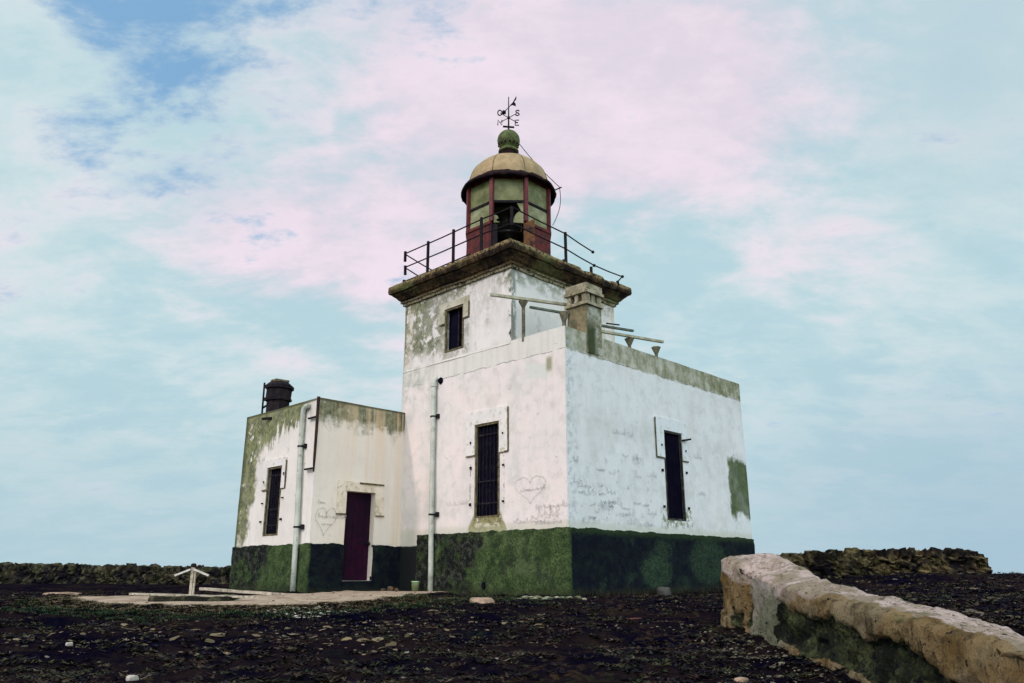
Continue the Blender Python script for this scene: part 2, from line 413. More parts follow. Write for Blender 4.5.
def mat_stone(name, scale, pale, mid, dark, moss, big=False):
    t = T(name); P = t.coord(); x, y, z = t.xyz(P)
    n = t.noise(P, 3.2, 7, .7); f = t.noise(P, 17, 6, .7); m = t.noise(P, 1.1, 5, .65)
    v = t.vor(P, scale, out=0); vcol = t.xyz(t.vor(P, scale, out=1))[0]
    c = t.mix(vcol, mid, tuple(k*.45 for k in mid))
    c = t.mix(t.st(n, .45, .65)*.8, c, pale)
    c = t.mix(t.st(f, .5, .64)*.85, c, dark)
    c = t.mix(t.st(m, .46, .6)*.75, c, moss)
    if big:
        g = t.noise(P, 1.1, 7, .78); c = t.mix(t.st(v + (g-.5)*.9, .44, .66)*.8, c, dark); c = t.mix(t.st(g, .53, .59)*.9, c, dark)
        up = t.xyz(S(t.nt, t.nt.nodes.new('ShaderNodeNewGeometry').outputs['Normal']))[2]; c = t.mix(t.st(up + (f-.5)*1.2, .5, .95)*.5, c, pale); c = t.mix(t.st(t.noise(P, .7, 5, .7), .52, .60)*.8, c, dark)
    h = n*.5 + f*.4 - v*.6
    return t.bsdf(c, .95, t.bump(h, .06, 1.0), spec=.1)
def mat_coping():
    """old lime coping over rubble: the paint mask attribute 'face' carries where rubble is bare"""
    t = T('lime_plastered_stone'); P = t.coord(); x, y, z = t.xyz(P)
    a = t.xyz(t.attr('zone')); top, rub, lift = a
    n = t.noise(P, 2.4, 7, .68); f = t.noise(P, 13, 6, .7); k = t.noise(P, 42, 4, .7); m = t.noise(P, .9, 5, .6)
    c = t.mix(t.st(n, .36, .62), (0.145, 0.092, 0.034), (0.27, 0.19, 0.095))
    c = t.mix(t.st(m, .5, .62)*.55, c, (0.25, 0.22, 0.15))
    c = t.mix(t.st(t.noise(P, 5, 6, .75), .5, .6)*.6, c, (0.085, 0.06, 0.03))
    wash = t.mix(t.st(n, .42, .60), (0.58, 0.46, 0.43), (0.30, 0.245, 0.185))
    wash = t.mix(t.st(t.noise(P, 5.5, 7, .76), .52, .62)*.65, wash, (0.22, 0.175, 0.12))
    c = t.mix((t.st(top + (n-.5)*.9, .42, .6)*.92).clamp(), c, wash)
    c = t.mix(t.st(lift + (n-.5)*.9, .55, .8)*.75, c, (0.30, 0.285, 0.25))
    c = t.mix(t.st(lift + (m-.5)*2.5, 1.0, 1.25)*.6, c, (0.10, 0.13, 0.06))
    c = t.mix(t.st(t.noise(P, 1.7, 5, .7), .58, .68)*.7, c, (0.12, 0.14, 0.06))
    c = t.mix(t.st(f, .56, .65)*.8, c, (0.05, 0.04, 0.025))
    ridge = (t.noise(P, 3.0, 5, .65)-.5).abs(); c = t.mix(t.st(ridge, .012, .004)*t.st(t.noise(P, .8, 3), .48, .6)*.7, c, (0.03, 0.024, 0.018))
    hole = t.st(t.noise(P, 8.5, 4, .65), .645, .67)
    c = t.mix(hole*.95, c, (0.014, 0.012, 0.012))
    vs_ = t.noise(t.vec(x*3, y*3, z*.8), 2.0, 7, .75); c = t.mix(t.st(vs_, .56, .62)*t.st(top, .5, .2)*.85, c, (0.035, 0.032, 0.02))
    rc = t.mix(t.st(n, .42, .62), (0.014, 0.017, 0.012), (0.085, 0.098, 0.042))
    g9 = t.noise(P, 7, 9, .82); rc = t.mix(t.st(g9, .50, .58), rc, (0.004, 0.005, 0.008)); rc = t.mix(t.st(g9, .40, .33)*.7, rc, (0.15, 0.155, 0.09)); rc = t.mix(t.st(k, .50, .64)*.7, rc, (0.006, 0.008, 0.010))
    rc = t.mix(t.st(f, .60, .70)*.6, rc, (0.15, 0.16, 0.09))
    r = t.st(rub + (n-.5)*.9 + (f-.5)*.7, .42, .56)
    c = t.mix(r, c, rc)
    return t.bsdf(c, .95, t.bump(n*.5+f*.6+k*.35-hole*1.2-r*.4, .09, 1.0), spec=.1)
def mat_ground():
    t = T('dark_scrubby_soil'); P = t.coord(); x, y, z = t.xyz(P)
    n = t.noise(P, 1.1, 7, .68); f = t.noise(P, 9, 6, .72); k = t.noise(P, 36, 4, .7); m = t.noise(P, .33, 4, .6)
    c = t.mix(t.st(n, .36, .64), (0.0024, 0.0023, 0.0090), (0.015, 0.010, 0.0105))
    c = t.mix(t.st(f, .46, .62)*.75, c, (0.0016, 0.0016, 0.0085))
    c = t.mix(t.st(m, .46, .58)*t.st(f, .50, .60)*.75, c, (0.052, 0.034, 0.020))
    c = t.mix(t.st(t.noise(P, 2.2, 6, .75), .56, .66)*t.st(k, .45, .6)*.5, c, (0.040, 0.034, 0.020))
    c = t.mix(t.st(k, .66, .72)*.4, c, (0.09, 0.075, 0.06))
    c = t.mix(t.st(t.noise(P, .8, 6, .7), .56, .66)*t.st(f, .45, .58)*.5, c, (0.022, 0.034, 0.014))
    pad = t.xyz(t.attr('pad'))[0]
    sand = t.mix(t.st(t.noise(P, 3.5, 6, .7), .4, .62), (0.47, 0.37, 0.29), (0.31, 0.235, 0.17))
    sand = t.mix(t.st(k, .56, .68)*.6, sand, (0.14, 0.11, 0.08))
    pm = t.st(pad + (f-.5)*.45 + (n-.5)*.25, .45, .58)
    c = t.mix(pm, c, sand)
    return t.bsdf(c, 1.0, t.bump(f*.6+k*.4, .05, 1.0), spec=.0)
def mat_tint(name, rough=.9, spec=.15):
    t = T(name); P = t.coord(); c = t.attr('tint'); n = t.noise(P, 30, 4, .7)
    return t.bsdf(t.mix(t.st(n, .4, .7)*.5, c, t.scale(c, .4)), rough, spec=spec)
def mat_glass(name, dirt, lo, hi):
    t = T(name); P = t.coord(); n = t.noise(P, 2.2, 6, .7); x, y, z = t.xyz(P)
    tr = t.nt.nodes.new('ShaderNodeBsdfTransparent'); tr.inputs[0].default_value = (.90, .93, .76, 1)
    df = t.nt.nodes.new('ShaderNodeBsdfTranslucent'); t.put(df.inputs[0], t.mix(t.st(n, .4, .65), (0.50, 0.52, 0.22), (0.66, 0.67, 0.38)))
    d2 = t.nt.nodes.new('ShaderNodeBsdfPrincipled'); t.put(d2.inputs['Base Color'], t.mix(t.st(n, .38, .66), lo, hi)); d2.inputs['Roughness'].default_value = .35
    m0 = t.nt.nodes.new('ShaderNodeMixShader'); m0.inputs[0].default_value = .75
    t.nt.links.new(df.outputs[0], m0.inputs[1]); t.nt.links.new(d2.outputs[0], m0.inputs[2])
    m1 = t.nt.nodes.new('ShaderNodeMixShader'); t.put(m1.inputs[0], t.st(n, .25, .7, dirt-.22, dirt+.2))
    t.nt.links.new(tr.outputs[0], m1.inputs[1]); t.nt.links.new(m0.outputs[0], m1.inputs[2])
    t.nt.links.new(m1.outputs[0], t.out.inputs[0]); return t.m
M = dict(
    house=mat_house(), tower=mat_tower(), annex=mat_annex(), cornice=mat_cornice(),
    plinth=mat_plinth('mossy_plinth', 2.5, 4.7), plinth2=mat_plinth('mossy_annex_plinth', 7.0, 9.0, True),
    surround=mat_simple('surround_plaster', (0.715, 0.68, 0.66), (0.63, 0.605, 0.58), 3, .9, bd=.006, c3=(0.46, 0.43, 0.33), s3=7, th=(.45, .7)),
    surround_skylit=mat_simple('skylight_tinted_surround_plaster', (0.65, 0.685, 0.70), (0.58, 0.61, 0.61), 3, .9, bd=.006, c3=(0.50, 0.50, 0.42), s3=8, th=(.45, .7)),  # surround copy with the blue skylight put into its colour
    surround_old=mat_simple('stained_surround_plaster', (0.52, 0.49, 0.41), (0.38, 0.36, 0.26), 3, .9, bd=.008, c3=(0.22, 0.21, 0.11), s3=7),
    sill_old=mat_simple('stained_sill', (0.30, 0.28, 0.15), (0.17, 0.155, 0.075), 5, .9, bd=.01, c3=(0.06, 0.05, 0.03), s3=10),
    surround_door=mat_simple('door_surround_plaster', (0.77, 0.68, 0.57), (0.66, 0.56, 0.43), 3, .9, bd=.008, c3=(0.42, 0.36, 0.25), s3=9),
    dark=mat_simple('dark_void', (0.003, 0.003, 0.010), (0.006, 0.005, 0.014), 4, .9, spec=.05),
    frame=mat_simple('olive_old_frame', (0.17, 0.14, 0.06), (0.07, 0.055, 0.03), 9, .8, c3=(0.02, 0.016, 0.012)),
    frame_dark=mat_simple('blackened_frame', (0.035, 0.032, 0.022), (0.012, 0.011, 0.012), 9, .85, c3=(0.16, 0.155, 0.12), s3=6),
    grille=mat_simple('rusted_bar', (0.008, 0.006, 0.012), (0.035, 0.03, 0.034), 9, .75, spec=.15, th=(.5, .7)),
    door=mat_simple('maroon_paint', (0.022, 0.0012, 0.015), (0.007, 0.001, 0.010), 1.0, .7, c3=(0.006, 0.001, 0.010), s3=5, bd=.004, spec=.12),
    iron=mat_simple('dark_iron', (0.006, 0.005, 0.009), (0.016, 0.010, 0.012), 12, .75, spec=.12),
    rust=mat_simple('rusted_iron_pipe', (0.045, 0.018, 0.010), (0.014, 0.009, 0.009), 7, .8, spec=.2),
    red=mat_simple('flaking_red_iron', (0.115, 0.012, 0.011), (0.036, 0.008, 0.009), 5, .75, c3=(0.012, 0.006, 0.008), s3=16, bd=.012),
    redbright=mat_simple('red_painted_mullion', (0.145, 0.011, 0.017), (0.06, 0.007, 0.012), 7, .55, c3=(0.035, 0.006, 0.012), s3=18),
    rustpanel=mat_simple('orange_rust_sheet', (0.13, 0.055, 0.018), (0.035, 0.010, 0.010), 4.5, .85, c3=(0.010, 0.006, 0.008), s3=5, bd=.012),
    dome=mat_simple('tan_painted_dome', (0.36, 0.26, 0.14), (0.25, 0.18, 0.095), 3, .7, c3=(0.30, 0.20, 0.09), s3=7, bd=.006),
    skirt=mat_simple('blackened_eave', (0.010, 0.005, 0.007), (0.022, 0.010, 0.011), 6, .85, spec=.08),
    ball=mat_simple('green_weathered_copper', (0.10, 0.125, 0.035), (0.055, 0.07, 0.024), 6, .75, c3=(0.022, 0.03, 0.016), s3=12, bd=.01),
    pipe=mat_simple('pale_pvc', (0.50, 0.52, 0.46), (0.40, 0.425, 0.37), 3, .5, spec=.35, c3=(0.29, 0.30, 0.25), s3=5, bd=.002),
    chim=mat_simple('weathered_chimney', (0.20, 0.165, 0.09), (0.115, 0.095, 0.05), 3.2, .95, c3=(0.05, 0.05, 0.028), s3=5, bd=.02, spec=.1),
    chimh=mat_chimney(),
    chimcap=mat_simple('pale_chimney_stone', (0.36, 0.325, 0.235), (0.20, 0.18, 0.12), 4, .95, c3=(0.12, 0.10, 0.05), s3=9, bd=.02, spec=.1),
    soot=mat_simple('soot_black_brick', (0.012, 0.010, 0.014), (0.026, 0.019, 0.02), 5, .9, spec=.1, bd=.02, c3=(0.006, 0.005, 0.010)),
    bar=mat_simple('weathered_beam', (0.42, 0.40, 0.30), (0.27, 0.26, 0.17), 6, .85, bd=.004),
    barg=mat_simple('green_grey_beam', (0.115, 0.135, 0.105), (0.065, 0.08, 0.06), 6, .85, bd=.004),
    funnel=mat_simple('concrete_funnel', (0.17, 0.155, 0.10), (0.07, 0.065, 0.045), 8, .9, bd=.008),
    scratch=mat_simple('scratched_line', (0.47, 0.435, 0.425), (0.60, 0.555, 0.54), 9, .95),
    scratch2=mat_simple('scratched_line_on_cream', (0.40, 0.365, 0.345), (0.56, 0.51, 0.48), 9, .95),
    scratch3=mat_simple('scribble_on_skylight_tint', (0.33, 0.35, 0.385), (0.50, 0.525, 0.55), 9, .95),  # scratch tone follows the painted skylight tint
    wood=mat_simple('bleached_wood', (0.48, 0.42, 0.34), (0.32, 0.27, 0.21), 8, .85, c3=(0.14, 0.11, 0.08), s3=20),
    slab=mat_stone('lichened_slab', 9, (0.20, 0.18, 0.12), (0.09, 0.085, 0.05), (0.012, 0.012, 0.010), (0.04, 0.05, 0.02), big=True),
    ground=mat_ground(), tint=mat_tint('scrub_tint'), peb=mat_tint('pebble_tint', .85, .25),
    wall_far=mat_stone('mossy_rubble', 2.0, (0.12, 0.105, 0.06), (0.04, 0.036, 0.020), (0.004, 0.0035, 0.008), (0.045, 0.055, 0.020), big=True),
    wall_right=mat_stone('dark_rubble', 2.6, (0.20, 0.155, 0.075), (0.06, 0.045, 0.020), (0.0035, 0.003, 0.006), (0.028, 0.030, 0.012), big=True),
    coping=mat_coping(),
    glass=mat_glass('dirty_green_glass', .80, (0.150, 0.160, 0.050), (0.235, 0.245, 0.095)), glass2=mat_glass('milky_glass', .78, (0.22, 0.23, 0.09), (0.38, 0.39, 0.23)),
    lens=mat_simple('dark_lamp_metal', (0.010, 0.010, 0.013), (0.02, 0.02, 0.02), 6, .4, spec=.4),
    arm=mat_simple('grey_bleached_arm', (0.62, 0.60, 0.55), (0.46, 0.44, 0.40), 8),
    stone_pink=mat_simple('pinkish_stone', (0.34, 0.235, 0.165), (0.19, 0.13, 0.09), 6, .9, bd=.01),
    stone_brown=mat_simple('brown_stone', (0.14, 0.085, 0.05), (0.07, 0.045, 0.03), 6, .9, bd=.01),
    stone_grey=mat_simple('grey_stone', (0.055, 0.055, 0.05), (0.028, 0.03, 0.028), 6, .9, bd=.01),
    stone_pale=mat_simple('pale_stone', (0.44, 0.41, 0.36), (0.28, 0.255, 0.22), 7, .9, bd=.01),
    plastic=mat_simple('pale_green_plastic', (0.42, 0.62, 0.36), (0.36, 0.54, 0.30), 4, .5, bd=.001),
)

# ------------------------------------------------------------------ lighthouse
LH = tag(empty('lighthouse'), 'weathered white and mossy green lighthouse with square tower, red lantern and flat roofed house', 'lighthouse')
WALLWARP = dict(amp=.012, freq=.9, seed=3.1, fine=.004)

# main house with parapet
HW = dict(winL=(1.945, 2.745, 1.62, 3.73), winR=(3.555, 4.335, 1.63, 3.73))
mb = MB()
grid_box(mb, 0, 7.5, 0, 5.55, -.5, 5.535, .11, [('L', *HW['winL']), ('R', *HW['winR'])], .22, skip='T')
n = 60
# parapet top and inner faces, flat roof behind it
for (x0, x1, y0, y1) in ((0, 7.5, 0, .22), (0, .22, .22, 1.6), (7.28, 7.5, .22, 5.55)):
    nx = max(1, int((x1-x0)/.11)); ny = max(1, int((y1-y0)/.11))
    for i in range(nx):
        for j in range(ny):
            a, b = x0+(x1-x0)*i/nx, x0+(x1-x0)*(i+1)/nx; c, d = y0+(y1-y0)*j/ny, y0+(y1-y0)*(j+1)/ny
            mb.add([(a,c,5.535),(b,c,5.535),(b,d,5.535),(a,d,5.535)], [(0,1,2,3)])
mb.add([(.22,.22,5.535),(7.28,.22,5.535),(7.28,.22,5.12),(.22,.22,5.12)], [(0,1,2,3)])
mb.add([(.22,.22,5.535),(.22,1.6,5.535),(.22,1.6,5.12),(.22,.22,5.12)], [(0,1,2,3)])
mb.add([(7.28,.22,5.535),(7.28,5.5,5.535),(7.28,5.5,5.12),(7.28,.22,5.12)], [(0,1,2,3)])
mb.add([(.2,.2,5.12),(7.3,.2,5.12),(7.3,5.5,5.12),(.2,5.5,5.12)], [(0,1,2,3)])
mb.warp(**WALLWARP)
house = mb.build('house_wall', M['house'], LH)

# tower shaft
TW = (3.225, 3.915, 5.70, 6.82)
mb = MB(); grid_box(mb, .004, 3.95, 1.6, 5.555, 5.3, 7.46, .11, [('L', *TW)], .28, skip='T'); mb.warp(**WALLWARP)
mb.add([(.0,5.556,4.2),(.0,5.556,5.6),(3.9,5.556,5.6),(3.9,5.556,4.2)], [(0,1,2,3)])
mb.build('tower_wall', M['tower'], LH)
# the house's left wall rises flush into the tower above its ledge; a thin ledge of render marks the joint
mb = MB(); 
for i in range(40):
    y0 = 1.62+i*.0985; zt = 5.51+.012*fbm(Vector((y0*3, 1, 0)))
    mb.add([(-.014,y0,zt-.04),(-.014,y0+.0985,zt-.04),(-.008,y0+.0985,zt),(-.008,y0,zt),(.02,y0,zt+.01),(.02,y0+.0985,zt+.01),(.02,y0,zt-.06),(.02,y0+.0985,zt-.06)], [(0,1,2,3),(3,2,5,4),(0,1,7,6)])
mb.build('ledge', M['house'], LH)

# annex
AW = (6.70, 7.40, 1.30, 2.94); AD = (-1.70, -.88, .28, 2.30)
mb = MB(); grid_box(mb, -2.6, .02, 5.28, 8.78, -.5, 4.40, .11, [('L', *AW), ('R', *AD)], .2); mb.warp(**WALLWARP)
annex = mb.build('annex_wall', M['annex'], LH)

# plinths (real thickness, rough)
def plinth(mb, runs, z1, th, step=.07):
    for (p, q, nrm) in runs:
        p, q, nrm = Vector(p), Vector(q), Vector(nrm); L = (q-p).length; nu = max(1, int(L/step)); nz = int((z1+.5)/step)
        P = {}; vs = []; fs = []
        for i in range(nu+1):
            b = p.lerp(q, i/nu)
            zt = z1 + .025*fbm(Vector((b.x*2.2, b.y*2.2, 4))) + .018*mn.noise(Vector((b.x*11, b.y*11, 4)))
            for j in range(nz+2):
                if j <= nz: v = b + nrm*th; v = v.copy(); v.z = -.5 + (zt+.5)*j/nz
                else: v = b - nrm*.05; v = v.copy(); v.z = zt+.02
                P[i, j] = len(vs); vs.append(v)
        for i in range(nu):
            for j in range(nz+1): fs.append((P[i,j], P[i+1,j], P[i+1,j+1], P[i,j+1]))
        for i in (0, nu):   # end caps
            o = len(vs); b = p.lerp(q, i/nu)
            fs2 = []
            for j in range(nz):
                v1, v2 = vs[P[i,j]], vs[P[i,j+1]]
                k = len(vs); vs += [v1 - nrm*(th+.05), v2 - nrm*(th+.05)]; fs.append((P[i,j], P[i,j+1], k+1, k))
        mb.add(vs, fs)
mb = MB(); th = .045
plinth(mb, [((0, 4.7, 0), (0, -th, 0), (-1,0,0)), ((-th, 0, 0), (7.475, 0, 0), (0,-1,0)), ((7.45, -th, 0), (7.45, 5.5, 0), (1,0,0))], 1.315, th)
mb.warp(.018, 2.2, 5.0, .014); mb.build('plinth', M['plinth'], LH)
mb = MB(); th = .03
plinth(mb, [((-2.6, 8.81, 0), (-2.6, 5.28-th, 0), (-1,0,0)), ((-2.6-th, 5.28, 0), (-1.70, 5.28, 0), (0,-1,0)), ((-.88, 5.28, 0), (-.0, 5.28, 0), (0,-1,0))], 1.075, th)
mb.warp(.010, 2.2, 5.0, .012); aplinth = mb.build('plinth', M['plinth2'], LH)
mb = MB(); mb.box(-1.72, -.86, 5.20, 5.50, -.4, .275); astep = mb.build('doorstep', M['plinth2'], LH, bevel=.01)

# windows: dark recess > frame, grille, surround, sill
def surround(mb, axis, hole, ears, proud, jamb, w0):
    """raised plaster lintel with ears and thinner jambs; axis 'L' builds on x=w0 facing -x, 'R' on y=w0 facing -y"""
    u0, u1, z0, z1 = hole; e0, e1, ez, et = ears
    def bx(a, b, c, d, pr):
        if axis == 'L': mb.box(w0-pr, w0+.02, a, b, c, d)
        else: mb.box(a, b, w0-pr, w0+.02, c, d)
    bx(e0, u0-.003, ez, et, proud); bx(u1+.003, e1, ez, et, proud); bx(u0-.003, u1+.003, z1+.003, et, proud)
    if jamb:
        bx(u0-jamb, u0-.003, z0, ez, proud*.55); bx(u1+.003, u1+jamb, z0, ez, proud*.55)
def window(hole, axis, w0, rec, ears, mat_s, grille=True, sill=None, bars=5, broken=False):
    u0, u1, z0, z1 = hole
    Pt = (lambda u, d, z: (w0+d, u, z)) if axis == 'L' else (lambda u, d, z: (u, w0+d, z))
    mb = MB(); a = rec
    mb.add([Pt(u0-.02, a, z0-.02), Pt(u1+.02, a, z0-.02), Pt(u1+.02, a, z1+.02), Pt(u0-.02, a, z1+.02),
            Pt(u0-.02, a+.03, z0-.02), Pt(u1+.02, a+.03, z0-.02), Pt(u1+.02, a+.03, z1+.02), Pt(u0-.02, a+.03, z1+.02)],
           [(0,1,2,3),(4,5,6,7),(0,1,5,4),(1,2,6,5),(2,3,7,6),(3,0,4,7)])
    wn = mb.build('window', M['dark'], LH)
    mb = MB(); fw = .045
    fd_ = .012
    def fb(p, q, w): mb.slab(p, q, w, w*.9)
    fb(Pt(u0+fw/2, fd_, z0), Pt(u0+fw/2, fd_, z1), fw); fb(Pt(u1-fw/2, fd_, z0), Pt(u1-fw/2, fd_, z1), fw)
    fb(Pt(u0+fw, fd_+.002, z1-fw*.6), Pt(u1-fw, fd_+.002, z1-fw*.6), fw); fb(Pt(u0+fw, fd_+.002, z0+fw*.5), Pt(u1-fw, fd_+.002, z0+fw*.5), fw)
    mb.warp(.008, 6, 2, .003); mb.build('frame', M['frame'] if axis == 'L' else M['frame_dark'], wn)
    if grille:
        mb = MB()
        for i in range(bars):
            u = u0+fw + (u1-u0-2*fw)*(i+.5)/bars
            pts = [Pt(u+.010*fbm(Vector((u*9, k*.7, z0))), .05, z0+.03+(z1-z0-.08)*k/10) for k in range(11)]
            mb.tube(pts, .009, 6)
        for zz in ((z0*.62+z1*.38), (z0*.12+z1*.88), z0*.85+z1*.15):
            mb.slab(Pt(u0+fw, .05, zz), Pt(u1-fw, .05, zz), .012, .03)
        # curled scroll strips
        for i in range(bars-1):
            uc = u0+fw + (u1-u0-2*fw)*(i+1)/bars
            for zc in np.linspace(z0+.25, z1-.25, 7):
                if random.random() < .45:
                    mb.tube([Pt(uc+.035*math.cos(q)*(1-q/9), .05, zc+.09*math.sin(q)) for q in np.linspace(0, 5.4, 10)], .005, 4)
        mb.build('grille', M['grille'], wn)
    mb = MB(); surround(mb, axis, hole, ears, .03, 0, w0)
    mb.warp(.006, 3, 1, .002); mb.build('surround', mat_s, wn)
    # lintel shadow lines modelled as dark strips, and the iron pins of lost shutters
    e0, e1, ez, et = ears; d_ = -.034
    near = (e0, u0) if axis == 'L' else (u1, e1); far = (u1, e1) if axis == 'L' else (e0, u0)
    edge = e0 if axis == 'L' else e1
    for p_, q_ in (((edge, ez, et) if axis == 'L' else (e0, ez, et), 0), ((near[0], near[1], ez), 1), ((far[0], far[1]-.02, ez), 1)):
        mb = MB()
        if q_ == 0: mb.slab(Pt(p_[0], d_+.012, p_[1]), Pt(p_[0], d_+.012, p_[2]-random.uniform(0, .15)), .022, .030)
        else: mb.slab(Pt(p_[0], d_+.012, p_[2]), Pt(p_[1], d_+.012, p_[2]), .022, .030)
        mb.warp(.008, 5, p_[0], .004); mb.build('shadow_strip', M['frame'], wn)
    if grille or axis == 'R':
        for k_, u_ in enumerate((u0-.13, u1+.12)):
            for z_ in (z0+.30, z0+(z1-z0)*.52, z0+(z1-z0)*.84):
                z_ += random.uniform(-.08, .08)
                mb = MB(); mb.slab(Pt(u_, .01, z_), Pt(u_+random.uniform(-.01, .01), -.05, z_-.01), .03, random.uniform(.03, .07)); mb.build('shutter_pin', M['iron'], wn)
    if sill:
        mb = MB(); s0, s1, sz0, sz1 = sill
        if axis == 'L': mb.box(w0-.03, w0+.10, s0, s1, sz0, sz1)
        else: mb.box(s0, s1, w0-.03, w0+.06, sz0, sz1)
        mb.warp(.010, 4, 2, .006); mb.build('sill', M['sill_old'] if axis == 'L' else mat_s, wn)
    return wn
w1 = window(HW['winL'], 'L', 0, .085, (1.67, 3.05, 3.02, 4.04), M['surround'], bars=6)
w2 = window(HW['winR'], 'R', 0, .075, (3.22, 4.57, 3.06, 4.02), M['surround_skylit'], grille=False)
mb = MB()   # boards closing the right-hand window
for i in range(4):
    a = 3.60+i*.172; mb.box(a, a+.165, .045, .07, 1.68, 3.66)
mb.warp(.004, 3, 1); mb.build('shutter', mat_simple('near_black_shutter', (0.0018, 0.0016, 0.008), (0.004, 0.003, 0.010), 3, .9, spec=.04), w2)
mb = MB(); mb.slab((4.33, -.02, 3.56), (4.52, -.16, 3.60), .05, .04); mb.build('hinge_arm', M['iron'], w2)
w3 = window(TW, 'L', .004, .13, (3.03, 4.13, 6.45, 7.0), M['surround_old'], grille=False)
mb = MB(); mb.slab((.10, 3.50, 5.73), (.10, 3.50, 6.77), .035, .04); mb.build('casement_bar', M['grille'], w3)
w4 = window(AW, 'L', -2.6, .085, (6.52, 7.62, 2.40, 3.14), M['surround'], bars=6)

# door
dmb = MB()
for i in range(5):
    a = AD[0]+.0+i*(.82/5); dmb.box(a+.003, a+.161, 5.44, 5.475, .29, 2.29)
dmb.box(AD[0]-.01, AD[1]+.01, 5.476, 5.49, .28, 2.31)
door = dmb.build('door', M['door'], LH)
mb = MB(); mb.lathe(0, 0, [(.0,0),(.022,.0),(.022,.03),(.045,.04),(.05,.07),(.03,.095),(0,.1)], 14)
hd = mb.build('handle', M['iron'], door, smooth=True, loc=(-.94, 5.445, 1.12)); hd.rotation_euler = (R(90), 0, 0)
mb = MB(); mb.slab((-1.2, 5.435, 1.13), (-.97, 5.435, 1.13), .02, .035); mb.build('bolt', M['iron'], door)
mb = MB(); surround(mb, 'R', AD, (-1.96, -.64, 1.77, 2.53), .028, .0, 5.28); mb.warp(.006, 3, 1, .002); dsur = mb.build('door_surround', M['surround_door'], LH)
for p_, q_, w_, h_ in (((-1.97, 5.245, 1.765), (-1.72, 5.245, 1.765), .02, .03), ((-.86, 5.245, 1.765), (-.62, 5.245, 1.765), .02, .03), ((-1.36, 5.24, 2.50), (-.66, 5.24, 2.50), .03, .035)):
    mb = MB(); mb.slab(p_, q_, w_, h_); mb.warp(.006, 5, 1); mb.build('door_shadow_line', M['chim'], LH)  # dark strips stand in for shadow lines of the door surround

# cornice: moulded, chipped
prof = [(.0, 7.30), (.05, 7.31), (.055, 7.38), (.10, 7.39), (.10, 7.45), (.14, 7.47), (.20, 7.54), (.27, 7.60), (.275, 7.64), (.335, 7.645), (.355, 7.70), (.355, 7.82), (.335, 7.86), (.0, 7.868), (-.9, 7.87)]
mb = MB(); N = 46; cx, cy, hx = 1.977, 3.577, 1.975
ring = []
for (o, z) in prof:
    h = hx+o; row = []
    for sx in range(4):
        for k in range(N):
            u = -1+2*k/N
            p = [(u, -1), (1, u), (-u, 1), (-1, -u)][sx]
            row.append((cx+p[0]*h, cy+p[1]*h, z))
    ring.append(row)
vs = [p for r in ring for p in r]; n4 = 4*N
fs = [(i*n4+k, i*n4+(k+1) % n4, (i+1)*n4+(k+1) % n4, (i+1)*n4+k) for i in range(len(prof)-1) for k in range(n4)]
mb.add(vs, fs)
h = hx-.85; mb.add([(cx-h,cy-h,7.872),(cx+h,cy-h,7.872),(cx+h,cy+h,7.872),(cx-h,cy+h,7.872)], [(0,1,2,3)])
out = []
for p in mb.v:
    P = Vector(p); d = mn.noise_vector(P*1.4)*.018 + mn.noise_vector(P*6)*.012
    b = max(0, fbm(P*2.3+Vector((3,9,1)))-.22)*.18*ss(min((P-Vector((-.3,1.3,P.z))).length, (P-Vector((-.3,5.9,P.z))).length, (P-Vector((4.2,1.3,P.z))).length), .25, .8)     # bites out of the lip
    c_ = Vector((cx-P.x, cy-P.y, 0)); c_ = c_/max(.01, c_.length)
    w = ss(P.z, 7.6, 7.66)
    out.append(tuple(P + d + c_*b*w - Vector((0,0,b*.5*w))))
mb.v = out
mb.build('cornice', M['cornice'], LH)

# gallery railing
rail = MB()
def rtube(p, q, r=.017): rail.tube([p, Vector(p).lerp(Vector(q), .5)+Vector((0,0,-.012)), q], r, 6)
X = -.30
rtube((X, 5.28, 8.68), (X, 2.2, 8.70)); rtube((X, 2.2, 8.70), (-.27, 1.30, 8.69)); rtube((-.27, 1.30, 8.69), (1.65, 1.30, 8.63)); rtube((1.65, 1.30, 8.63), (2.72, 1.30, 8.47))
rtube((X, 5.25, 8.28), (X, 2.2, 8.30)); rtube((X, 2.2, 8.30), (-.27, 1.30, 8.28)); rtube((-.27, 1.30, 8.28), (1.65, 1.30, 8.22)); rtube((1.65, 1.30, 8.22), (2.74, 1.28, 8.09)); rtube((2.74, 1.28, 8.09), (3.95, 1.26, 8.10))
rtube((X, 5.30, 7.88), (X, 2.7, 7.90))
rtube((X, 5.28, 8.66), (1.05, 5.62, 8.62)); rtube((X, 5.25, 8.26), (1.0, 5.62, 8.22))
ro = rail.build('gallery_railing', M['iron'], LH)
for (x, y, z0, z1) in ((X, 4.32, 7.80, 8.74), (X, 3.32, 7.80, 8.75), (X, 2.3, 7.80, 8.74), (-.27, 1.30, 8.22, 8.70), (1.64, 1.29, 7.78, 8.66), (X, 5.28, 8.45, 8.74), (X, 5.25, 8.06, 8.32), (X, 5.30, 7.8, 7.93), (2.62, 1.28, 7.78, 8.01), (3.72, 1.26, 7.78, 7.92), (.95, 5.6, 7.8, 8.30), (3.9, 5.55, 7.8, 8.6)):
    m_ = MB(); m_.slab((x, y, z0), (x+.01*random.uniform(-1,1), y, z1), .055, .055, up=(0,1,0)); m_.build('post', M['iron'], ro)
for (x, y, z) in ((2.74, 1.30, 8.46), (2.75, 1.28, 8.08), (3.94, 1.26, 8.10), (1.55, 1.29, 7.86)):
    m_ = MB(); m_.lathe(x, y, [(0, z-.04), (.04, z-.02), (.04, z+.03), (0, z+.05)], 8); m_.build('rail_joint', M['iron'], ro)
